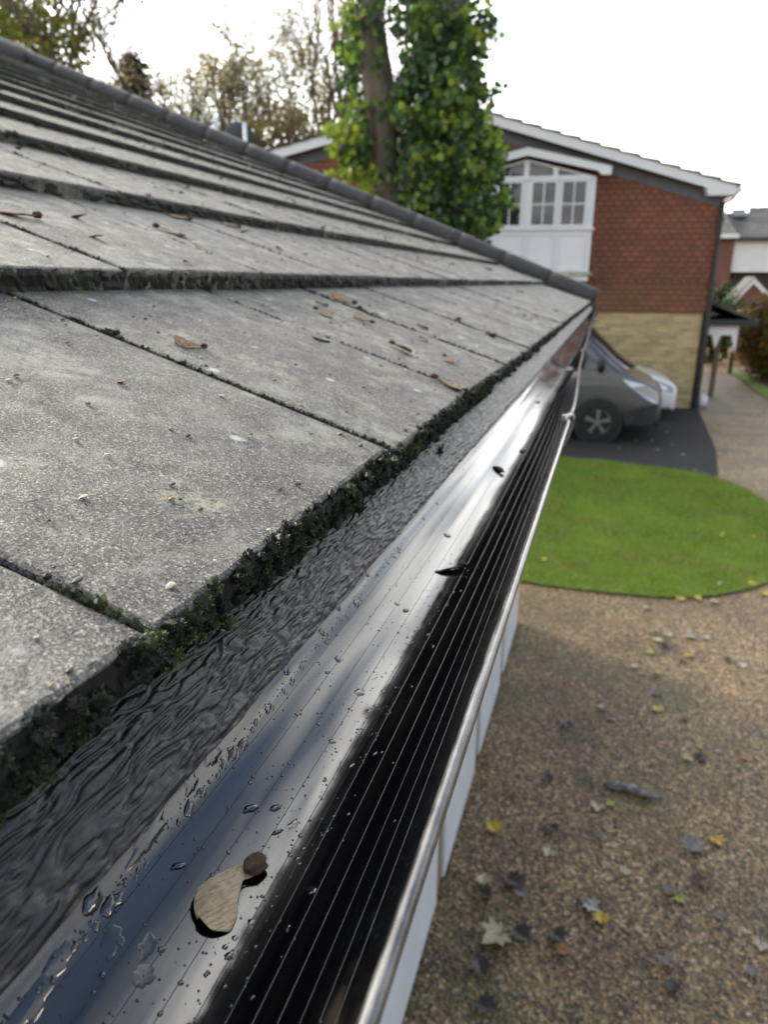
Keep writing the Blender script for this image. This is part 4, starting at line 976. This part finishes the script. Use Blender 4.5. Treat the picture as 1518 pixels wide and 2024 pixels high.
for cx, cy, rx, ry, n in [(945, 40, 40, 35, 60), (965, 60, 25, 20, 26), (935, 100, 30, 30, 60), (935, 160, 25, 30, 55), (955, 190, 25, 20, 26), (985, 175, 10, 12, 8), (940, 230, 30, 30, 90), (960, 280, 30, 35, 110), (975, 330, 25, 40, 90), (985, 400, 25, 25, 40), (1010, 395, 14, 12, 12), (965, 440, 25, 25, 60), (950, 470, 25, 12, 30), (915, 60, 25, 40, 70), (985, 300, 20, 25, 40)]: cl(cx, cy, rx, ry, int(n*1.3), 'm', 0, .3)
for cx, cy, rx, ry, n, t in [(705, 40, 28, 35, 90, 'm'), (690, 110, 22, 25, 50, 'm'), (680, 95, 14, 14, 20, 'm'), (690, 165, 22, 20, 36, 'd'), (705, 130, 18, 60, 70, 'd'), (700, 215, 32, 28, 90, 'm'), (690, 260, 38, 28, 130, 'y'), (665, 258, 22, 12, 30, 'y'), (700, 300, 38, 28, 120, 'd'), (675, 300, 24, 20, 60, 'y'), (715, 340, 30, 25, 90, 'y'), (690, 345, 14, 10, 26, 'y'), (655, 345, 14, 9, 20, 'y'), (725, 385, 20, 20, 50, 'y'), (720, 270, 18, 70, 110, 'd'), (630, 50, 5, 6, 3, 'y'), (656, 45, 7, 5, 4, 'y'), (690, 20, 12, 14, 18, 'y'), (740, 400, 12, 14, 16, 'm'), (645, 265, 10, 6, 7, 'y')]: cl(cx, cy, rx, ry, int(n*1.3), t, 0, .25)  # yellow clumps at left carry the backlight in their leaf colour
for i in range(420):          # more of the crown above the frame
    cl(rnd(700, 960), rnd(-260, 0), 40, 30, 4, 'd', .2)
for cx, cy in ((748, 120), (742, 60), (760, 215), (772, 300), (758, 350), (780, 390), (735, 20)): cl(cx, cy, 16, 26, 16, 'd', -.45, .05)
b.build('crown', LEAF, tree, fix=False)
def branching(b, tips, p, d, L_, r, lev, spread, up=.15, shrink=.72):
    pts = [p]; q = p.copy(); dd = d.copy()
    for k in range(3):
        dd = (dd + Vector((random.gauss(0, .12), random.gauss(0, .12), random.gauss(0, .08)+up*.2))).normalized(); q = q+dd*L_/3; pts.append(q.copy())
    b.tube(pts, [r, r*.85, r*.72, r*.6], 7 if lev > 2 else 4, cap=False)
    if lev == 0: tips.append((q, dd)); tips.append((pts[2], dd)); return
    for k in range(3 if lev > 1 else 4):
        nd = (dd + Vector((random.gauss(0, spread), random.gauss(0, spread), random.gauss(0, spread*.7)+up))).normalized()
        branching(b, tips, pts[rnd(0, 1) > .5 and 3 or 2], nd, L_*shrink*rnd(.8, 1.2), r*.55, lev-1, spread, up, shrink)
def baretree(name, base, h, lev, label, leafcols, nleaf, lsize, spread=.55, lean=(0, 0, 1), grp=None, r=None, up=.15):
    t = empty(name, base, label, 'tree', grp); b = MB(); tips = []
    branching(b, tips, Vector(base), Vector(lean).normalized(), h, r or h*.05, lev, spread, up)
    b.build('trunk', BARK, t, fix=False); c_ = MB()
    for (p, d) in tips:
        for k in range(nleaf):
            g = rnd(.6, 1.3); cc = random.choice(leafcols)
            leafquad(c_, p+Vector((random.gauss(0, .16), random.gauss(0, .16), random.gauss(0, .16)))*h*.2, rnd(.6, 1.3)*lsize, Vector((rnd(-1, 1), rnd(-1, 1), rnd(-.4, 1))), tuple(v*g for v in cc))
    c_.build('crown', LEAF, t, fix=False); return t
def scatter(t, Yd, blobs, cols, sz):
    b = MB()
    for cx, cy, rx, ry, n in blobs:
        for i in range(n):
            k = random.random()**.6; a = rnd(0, 6.28); p = at(cx+rx*k*math.cos(a), cy+ry*k*math.sin(a), Y=Yd+random.gauss(0, .9)); g = rnd(.6, 1.3)
            leafquad(b, p, rnd(*sz), Vector((rnd(-1, 1), rnd(-1, 1), rnd(-.4, 1))), tuple(v*g for v in random.choice(cols)))
    o = b.build('foliage', LEAF, t, fix=False)
random.seed(5)
TAN = [(.30, .24, .15), (.38, .34, .25), (.24, .18, .12)]
p = at(545, 300, Y=24); tr_ = baretree('bare_tree', (p.x, 24, GZ), 4.3, 5, 'sparse brown autumn tree in the gap left of the ivy clad tree', TAN, 6, .075, .42, r=.26, up=.28)
scatter(tr_, 24, [(550, 150, 60, 90, 500), (530, 210, 50, 60, 420), (560, 90, 30, 40, 120)], TAN, (.06, .10))
p = at(590, 300, Y=25); tr_ = baretree('bare_tree', (p.x, 25, GZ), 3.9, 5, 'twiggy brown tree just right of the sparse autumn tree', TAN, 6, .075, .45, r=.2, up=.22)
scatter(tr_, 25, [(610, 190, 50, 70, 480), (640, 170, 35, 60, 260), (600, 240, 50, 30, 260)], TAN, (.06, .10))
p = at(640, 300, Y=26); baretree('bare_tree', (p.x, 26, GZ), 4.2, 5, 'hazy bare tree half hidden by the left edge of the ivy clad tree', TAN, 6, .075, .42, r=.24, up=.28)
p = at(440, 300, Y=27); tr_ = baretree('bare_tree', (p.x, 27, GZ), 3.9, 5, 'pale thin leafed tree between the conifer and the satellite dish', [(.30, .30, .20), (.22, .25, .16)], 8, .08, .6, r=.16, up=.12)
scatter(tr_, 27, [(400, 190, 60, 40, 260), (370, 165, 40, 18, 70), (440, 210, 55, 45, 380), (470, 170, 40, 40, 180), (430, 150, 45, 15, 60), (360, 210, 30, 20, 80)], [(.30, .30, .20), (.22, .25, .16)], (.07, .11))
OLV = [(.12, .13, .03), (.20, .17, .04), (.08, .10, .03)]
p = at(60, 200, Y=19); tr_ = baretree('autumn_tree', (p.x, 19, GZ), 4.3, 5, 'tall olive leafed tree rising at the top left corner', OLV, 8, .12, .5, r=.3, up=.2)
scatter(tr_, 19, [(70, 30, 75, 45, 300), (110, 75, 70, 45, 330), (60, 105, 60, 30, 240), (165, 60, 55, 40, 110), (140, 115, 50, 25, 110), (200, 30, 40, 20, 30)], OLV, (.09, .15))
p = at(-70, 200, Y=21); tr_ = baretree('autumn_tree', (p.x, 21, GZ), 5.4, 5, 'olive leafed tree cut by the left edge of the photo', OLV, 7, .12, .5, r=.32, up=.2)
scatter(tr_, 21, [(0, 40, 60, 50, 330), (10, 80, 50, 40, 240)], OLV, (.09, .15))
# brown hedge-like tree beyond the house roof
def bush(name, label, cat, c, rx, ry, rz, n, cols, sz, part='crown', stem=True):
    t = empty(name, (c[0], c[1], GZ), label, cat); b = MB()
    for i in range(n):
        d = Vector((random.gauss(0, 1), random.gauss(0, 1), random.gauss(0, 1))).normalized(); k = rnd(.55, 1.0)*(1+.22*noise.noise(d*2.2+Vector(c)))
        leafquad(b, Vector(c)+Vector((d.x*rx, d.y*ry, d.z*rz))*k, rnd(.6, 1.3)*sz, d+Vector((rnd(-1, 1), rnd(-1, 1), rnd(-1, 1)))*.7, tuple(v*rnd(.6, 1.3) for v in random.choice(cols)))
    b.build(part, LEAF, t, fix=False)
    if stem:
        b = MB()
        for k in range(4): b.tube([Vector((c[0]+rnd(-.1, .1), c[1], GZ)), Vector((c[0]+rnd(-.3, .3)*rx, c[1]+rnd(-.3, .3)*ry, c[2])), Vector((c[0]+rnd(-.6, .6)*rx, c[1]+rnd(-.6, .6)*ry, c[2]+rz*.7))], [.05, .035, .012], 6)
        b.build('trunk', BARK, t, fix=False)
    return t
p = at(535, 300, Y=29); bush('beech_tree', 'rusty brown beech behind the house roof and the satellite dish', 'tree', (p.x, 29, p.z), 2.2, 1.2, 2.0, 2400, [(.12, .055, .02), (.18, .09, .04), (.08, .045, .02)], .16)
# conifer
p = at(268, 200, Y=30); cf = empty('conifer', (p.x, 30, GZ), 'dark pointed conifer rising above the roof verge at left', 'tree'); b = MB(); ztop = at(268, 98, Y=30).z
b.tube([Vector((p.x, 30, GZ)), Vector((p.x, 30, ztop))], [.22, .02], 8); b.build('trunk', BARK, cf, fix=False); b = MB()
for i in range(620):
    t = random.random()**.8; z = ztop-.1-t*7.5; L_ = (.45+2.6*t)*rnd(.6, 1.15); a = rnd(0, 6.28); dr = Vector((math.cos(a), math.sin(a), -.05+.25*rnd(-1, 1)))
    for k in range(26):
        s = rnd(.1, 1); g = rnd(.5, 1.3); leafquad(b, Vector((p.x, 30, z))+dr*L_*s+Vector((rnd(-.1, .1), rnd(-.1, .1), rnd(-.2, .03))), rnd(.10, .2), Vector((rnd(-1, 1), rnd(-1, 1), 1)), (.030*g, .062*g, .050*g))
nm_ = Mat('needles', (.02, .05, .04), .7, spec=.2); nm_.col(nm_.tint()); b.build('crown', nm_.m, cf, fix=False)
# satellite dish on its pole
pd = at(473, 275, Y=13.2); ds = empty('satellite_dish', (pd.x, 13.2, GZ), 'grey satellite dish with a white pole above the roof verge', 'satellite dish'); b = MB(); rows = []
dn = Vector((-.35, .75, .35)).normalized(); de = dn.orthogonal().normalized(); dg = dn.cross(de)
DR = 30/FPX*(Vector(pd)-CAM).dot(FWD)
for i in range(8):
    t = i/7; rows.append([pd + (de*math.cos(a)*.95+dg*math.sin(a))*DR*t + dn*(.22*DR*t*t) for a in [2*math.pi*k/28 for k in range(28)]])
b.grid(rows, wrap=True); o = b.build('dish', simple('dish_grey', (.07, .08, .095), .5, .08, 5), ds, smooth=True); mo = o.modifiers.new('thick', 'SOLIDIFY'); mo.thickness = .012
b = MB(); pp = at(484, 262, Y=13.0); b.tube([Vector((pp.x, 13.0, GZ)), Vector((pp.x, 13.0, at(484, 242, Y=13).z))], .035, 10); b.build('pole', WHITE, ds, smooth=True)
b = MB(); b.tube([Vector((pp.x, 13.0, pd.z)), pd], .025, 8); b.build('bracket', DARK, ds)
# greenery on the right
p = at(1500, 665, Y=21.5); bush('hedge', 'yellow green autumn hedge at the right edge beside the path', 'hedge', (p.x+.35, 21.5, GZ+1.15), .95, .9, 1.15, 4200, [(.22, .18, .03), (.12, .12, .03), (.18, .09, .03), (.09, .06, .03)], .10)
p = at(1440, 650, Y=28); bush('conical_shrub', 'clipped mid green shrub seen past the timber porch post', 'shrub', (p.x, 28, GZ+1.15), .55, .5, 1.2, 1500, [(.05, .13, .05), (.04, .1, .04)], .09)
p = at(1415, 680, Y=26); bush('laurel_shrub', 'dark green shrub behind the house corner and the porch post', 'shrub', (p.x-.1, 26, GZ+1.0), .5, .5, 1.1, 1300, [(.015, .04, .018), (.02, .05, .02)], .10)
p = at(1450, 575, Y=33); bush('creeper', 'green creeper between porch roof and far brick wall', 'shrub', (p.x-.1, 33, p.z-.2), .8, .4, .55, 800, [(.02, .05, .02), (.04, .07, .03)], .10)
# ================================================================ FALLEN LEAVES ON THE DRIVE
LC = {'y': (.55, .38, .03), 'yg': (.36, .40, .06), 'p': (.48, .42, .27), 'w': (.42, .38, .33), 'g': (.20, .18, .165), 'd': (.036, .027, .022), 'b': (.10, .05, .025), 'o': (.34, .17, .05)}
LMAT = Mat('fallen_leaf', (.3, .2, .1), .4, spec=.5); LMAT.col(LMAT.mix(LMAT.ramp(LMAT.noise(70, 4), .3, .65), LMAT.mix(1.0, LMAT.tint(), (.6, .55, .5), 'MULTIPLY'), LMAT.tint())); LMAT.bump(LMAT.noise(60, 4), .004); LMAT = LMAT.m
def mapleleaf(x, y, size, colk, label, group=None, zup=0, curl=1.0):
    p = gp(x, y, zup); b = MB(); b.cur = LC[colk]; a0_ = rnd(0, 6.28); pts = []
    prof = [(0, .25), (20, .42), (38, .78), (50, .50), (66, .62), (82, 1.0), (100, .60), (118, 1.05), (140, .62), (160, .82), (180, 1.12)]
    full = [(d, r) for d, r in prof] + [(360-d, r) for d, r in prof[::-1][1:-1]]
    cs = rnd(-.3, .3)
    def hgt(u, v): return curl*(.55*abs(u)*size*rnd(.7, 1.0) + .25*v*v*size + cs*u*v*size)
    rows = []
    for t in (.0, .5, 1):
        r_ = []
        for d, r in full:
            aa = rad(d); u, v = math.sin(aa)*r*t*.5, -math.cos(aa)*r*t*.5
            r_.append(p + Vector((math.cos(a0_)*u-math.sin(a0_)*v, math.sin(a0_)*u+math.cos(a0_)*v, 0))*size + Vector((0, 0, .006+max(0, hgt(u, v))*.9)))
        rows.append(r_)
    b.grid(rows, wrap=True)
    st = p+Vector((math.cos(a0_+4.71+3.14), math.sin(a0_+4.71+3.14), 0))*0
    d_ = Vector((math.sin(a0_), -math.cos(a0_), 0))*-1
    b.tube([p+Vector((0, 0, .008)), p+d_*size*-.3+Vector((0, 0, .012)), p+d_*size*-.75+Vector((0, 0, .006))], .0018, 5)
    return tag(b.build('fallen_leaf', LMAT, smooth=True, fix=False), label, 'leaf', group)
LV = [(978, 1640, .10, 'y', 'bright yellow leaf on the drive nearest the white panels'), (1190, 1820, .085, 'y', 'golden yellow leaf beside the pale grey leaf on the dark patch'), (1415, 1662, .085, 'y', 'yellow leaf right of the large curled grey leaf'),
 (985, 1852, .15, 'p', 'large pale star shaped leaf near the bottom of the drive'), (1166, 1792, .09, 'w', 'pale grey leaf at the edge of the dark patch'), (1368, 1678, .13, 'g', 'large curled grey leaf on the right of the drive'),
 (1384, 1746, .10, 'b', 'dark brown curled leaf below the large grey leaf'), (1234, 1726, .07, 'p', 'cream leaf standing alone in the middle of the drive'), (1086, 1686, .075, 'p', 'beige leaf right of the bright yellow leaf'),
 (1092, 1638, .075, 'd', 'blackish blue leaf above the beige leaf'), (1184, 1654, .06, 'g', 'small grey leaf below the bark strip'), (1182, 1596, .085, 'p', 'pale leaf just below the left end of the bark strip'), (1206, 1592, .06, 'yg', 'yellow green leaf touching the pale leaf below the bark strip'),
 (1342, 1778, .06, 'yg', 'pale green leaf below the dark brown curled leaf'), (1325, 1766, .06, 'g', 'grey leaf left of the pale green leaf'), (1086, 1540, .07, 'd', 'black leaf above the bark strip on the left'), (956, 1744, .08, 'p', 'beige leaf by the wall below the yellow leaf'), (955, 1768, .09, 'd', 'dark leaf below the beige leaf by the wall'),
 (1012, 1742, .12, 'd', 'dark rotten leaf at the left end of the dark patch'), (1030, 1766, .08, 'g', 'greyish leaf overlapping the dark patch'), (1025, 1846, .12, 'd', 'big dark leaf right of the large pale star shaped leaf'), (1100, 1850, .1, 'd', 'dark leaf in the middle of the lower dark patch'), (1110, 1880, .07, 'o', 'orange brown leaf below the dark leaf of the lower patch'),
 (950, 1915, .1, 'd', 'dark leaf at the wall near the bottom'), (958, 1990, .11, 'd', 'dark bluish leaf at the very bottom by the wall'), (1505, 1870, .07, 'w', 'pale grey leaf at the right edge of the drive'), (1325, 1905, .075, 'g', 'slate grey leaf low on the right of the drive'), (1330, 1955, .08, 'd', 'dark leaf below the slate grey leaf'), (1490, 1925, .06, 'g', 'grey leaf near the bottom right corner'), (1420, 1812, .05, 'g', 'small grey leaf below right of the pale green leaf'),
 (1287, 1292, .085, 'yg', 'yellow green leaf in the loose group in the middle of the drive'), (1301, 1268, .085, 'p', 'cream leaf at the top of the loose group on the drive'), (1362, 1297, .085, 'y', 'yellow leaf right of the loose group on the drive'), (1366, 1260, .11, 'w', 'long whitish leaf at upper right of the loose group'), (1396, 1263, .08, 'w', 'pale lilac leaf beside the long whitish leaf'),
 (1322, 1256, .07, 'w', 'grey white leaf left of the long whitish leaf'), (1297, 1255, .07, 'd', 'dark leaf behind the cream leaf of the loose group'), (1316, 1278, .08, 'd', 'dark leaf under the grey white leaf'), (1350, 1311, .07, 'b', 'brown leaf below the yellow leaf'), (1440, 1307, .07, 'd', 'dark leaf on the right of the drive below the lawn'), (1468, 1318, .07, 'w', 'pale leaf right of the dark leaf below the lawn'),
 (1256, 1320, .07, 'p', 'pinkish pale leaf left of the loose group'), (1270, 1334, .06, 'g', 'grey leaf under the pinkish pale leaf'), (1298, 1338, .06, 'b', 'brown leaf between the grey leaf and the yellow leaf'), (1190, 1400, .07, 'w', 'white leaf left of centre on the drive'), (1300, 1405, .085, 'y', 'ochre leaf alone in the middle of the drive'), (1296, 1372, .08, 'g', 'greenish grey leaf above the ochre leaf'),
 (1208, 1422, .075, 'g', 'grey leaf below the white leaf'), (1120, 1432, .075, 'd', 'dark leaf on the mossy part of the drive'), (1352, 1420, .065, 'g', 'grey round leaf right of the ochre leaf'), (1356, 1500, .075, 'p', 'buff leaf left of the dark curled leaf'), (1384, 1500, .09, 'd', 'dark curled leaf beside the buff leaf'), (1422, 1488, .05, 'w', 'small white leaf right of the dark curled leaf'), (1382, 1478, .05, 'yg', 'small green leaf above the dark curled leaf'),
 (1475, 1500, .08, 'o', 'tan leaf near the right edge'), (1345, 1186, .10, 'y', 'yellow leaf at the lawn edge, left of the row'), (1376, 1184, .10, 'y', 'yellow leaf at the lawn edge beside its neighbour'), (1411, 1191, .08, 'p', 'pale leaf at the lawn edge below the yellow pair'), (1512, 1176, .10, 'y', 'yellow leaf at the lawn edge by the right side of the photo'), (1280, 1204, .08, 'w', 'whitish leaf on the drive just below the lawn')]
for (x, y, s, k, lab) in LV: mapleleaf(x, y, s, k, lab, 'leaves on the drive')
for (x, y, s, k, lab) in [(1075, 1107, .07, 'y', 'yellow leaf on the soil at the left lawn corner'), (1425, 1060, .07, 'yg', 'pale leaf on the upper right of the lawn'), (1428, 1055, .06, 'y', 'yellow leaf beside the pale leaf on the lawn'), (1488, 1062, .06, 'yg', 'yellow green leaf on the lawn at the right edge'), (1432, 1100, .05, 'b', 'brown leaf on the lawn'), (1432, 1122, .05, 'g', 'grey leaf on the lawn below the brown leaf'), (1480, 1130, .05, 'b', 'brown leaf near the right end of the lawn'), (1425, 1155, .06, 'p', 'pale leaf close to the lawn edge'), (1490, 1155, .10, 'y', 'yellow leaf on the turf edge near the right side'), (1283, 1136, .05, 'd', 'dark leaf in the middle of the lawn'), (1375, 930, .05, 'y', 'yellow leaf on the far lawn')]:
    mapleleaf(x, y, s, k, lab, 'leaves on the lawn', .04)
for (x, y) in [(1318, 855), (1290, 872), (1258, 872), (1330, 880), (1350, 900), (1300, 890), (1225, 885)]: mapleleaf(x, y, .07, random.choice('yp'), 'small pale leaf fallen on the asphalt before the van', 'leaves on the asphalt', .006)
# bark strip
a_, b_ = gp(1192, 1556), gp(1308, 1578); b = MB()
pts = [a_.lerp(b_, t)+Vector((.012*math.sin(t*7), .015*math.sin(t*5), .018)) for t in [k/10 for k in range(11)]]
b.tube(pts, [.010, .02, .026, .022, .026, .022, .024, .02, .017, .012, .006], 8)
o = len(b.v)
for i in range(o): v = Vector(b.v[i]); b.v[i] = tuple(v+Vector((noise.noise(v*60), noise.noise(v*60+Vector((9, 0, 0))), noise.noise(v*70)))*.009)
tag(b.build('bark_strip', simple('grey_bark', (.24, .22, .21), .8, .5, 30, .01, 80), smooth=True), 'long grey strip of bark lying across the gravel drive', 'bark')

# the finest spray of drops, past what could be counted
random.seed(77); b = MB()
for i in range(900):
    y = -.13+abs(random.gauss(0, .30)); a = random.choice([rnd(RIBS[0], RIBS[4]), rnd(RIBS[3], RIBS[5]), random.choice(RIBS[:7])+random.gauss(0, .01), gutang(.73)+rnd(-.02, .03)])
    if y > .8: continue
    p = gpt(y, a); n = Vector((GXC-p.x, 0, GZC-p.z)).normalized(); r = rnd(.0002, .0006)
    x_ = Vector((0, 1, 0)); t_ = n.cross(x_); rows = [[p + (x_*math.cos(2*math.pi*k/10)*rr_*r*1.2 + t_*math.sin(2*math.pi*k/10)*rr_*r) + n*(h_*r-.00003) for k in range(10)] for rr_, h_ in ((1, 0), (.85, .35), (.5, .58), (.05, .68))]
    b.grid(rows, wrap=True)
tag(b.build('fine_spray', WATER, smooth=True), 'fine spray of pinhead water drops over the gutter floor and ribs', 'water drops', kind='stuff')
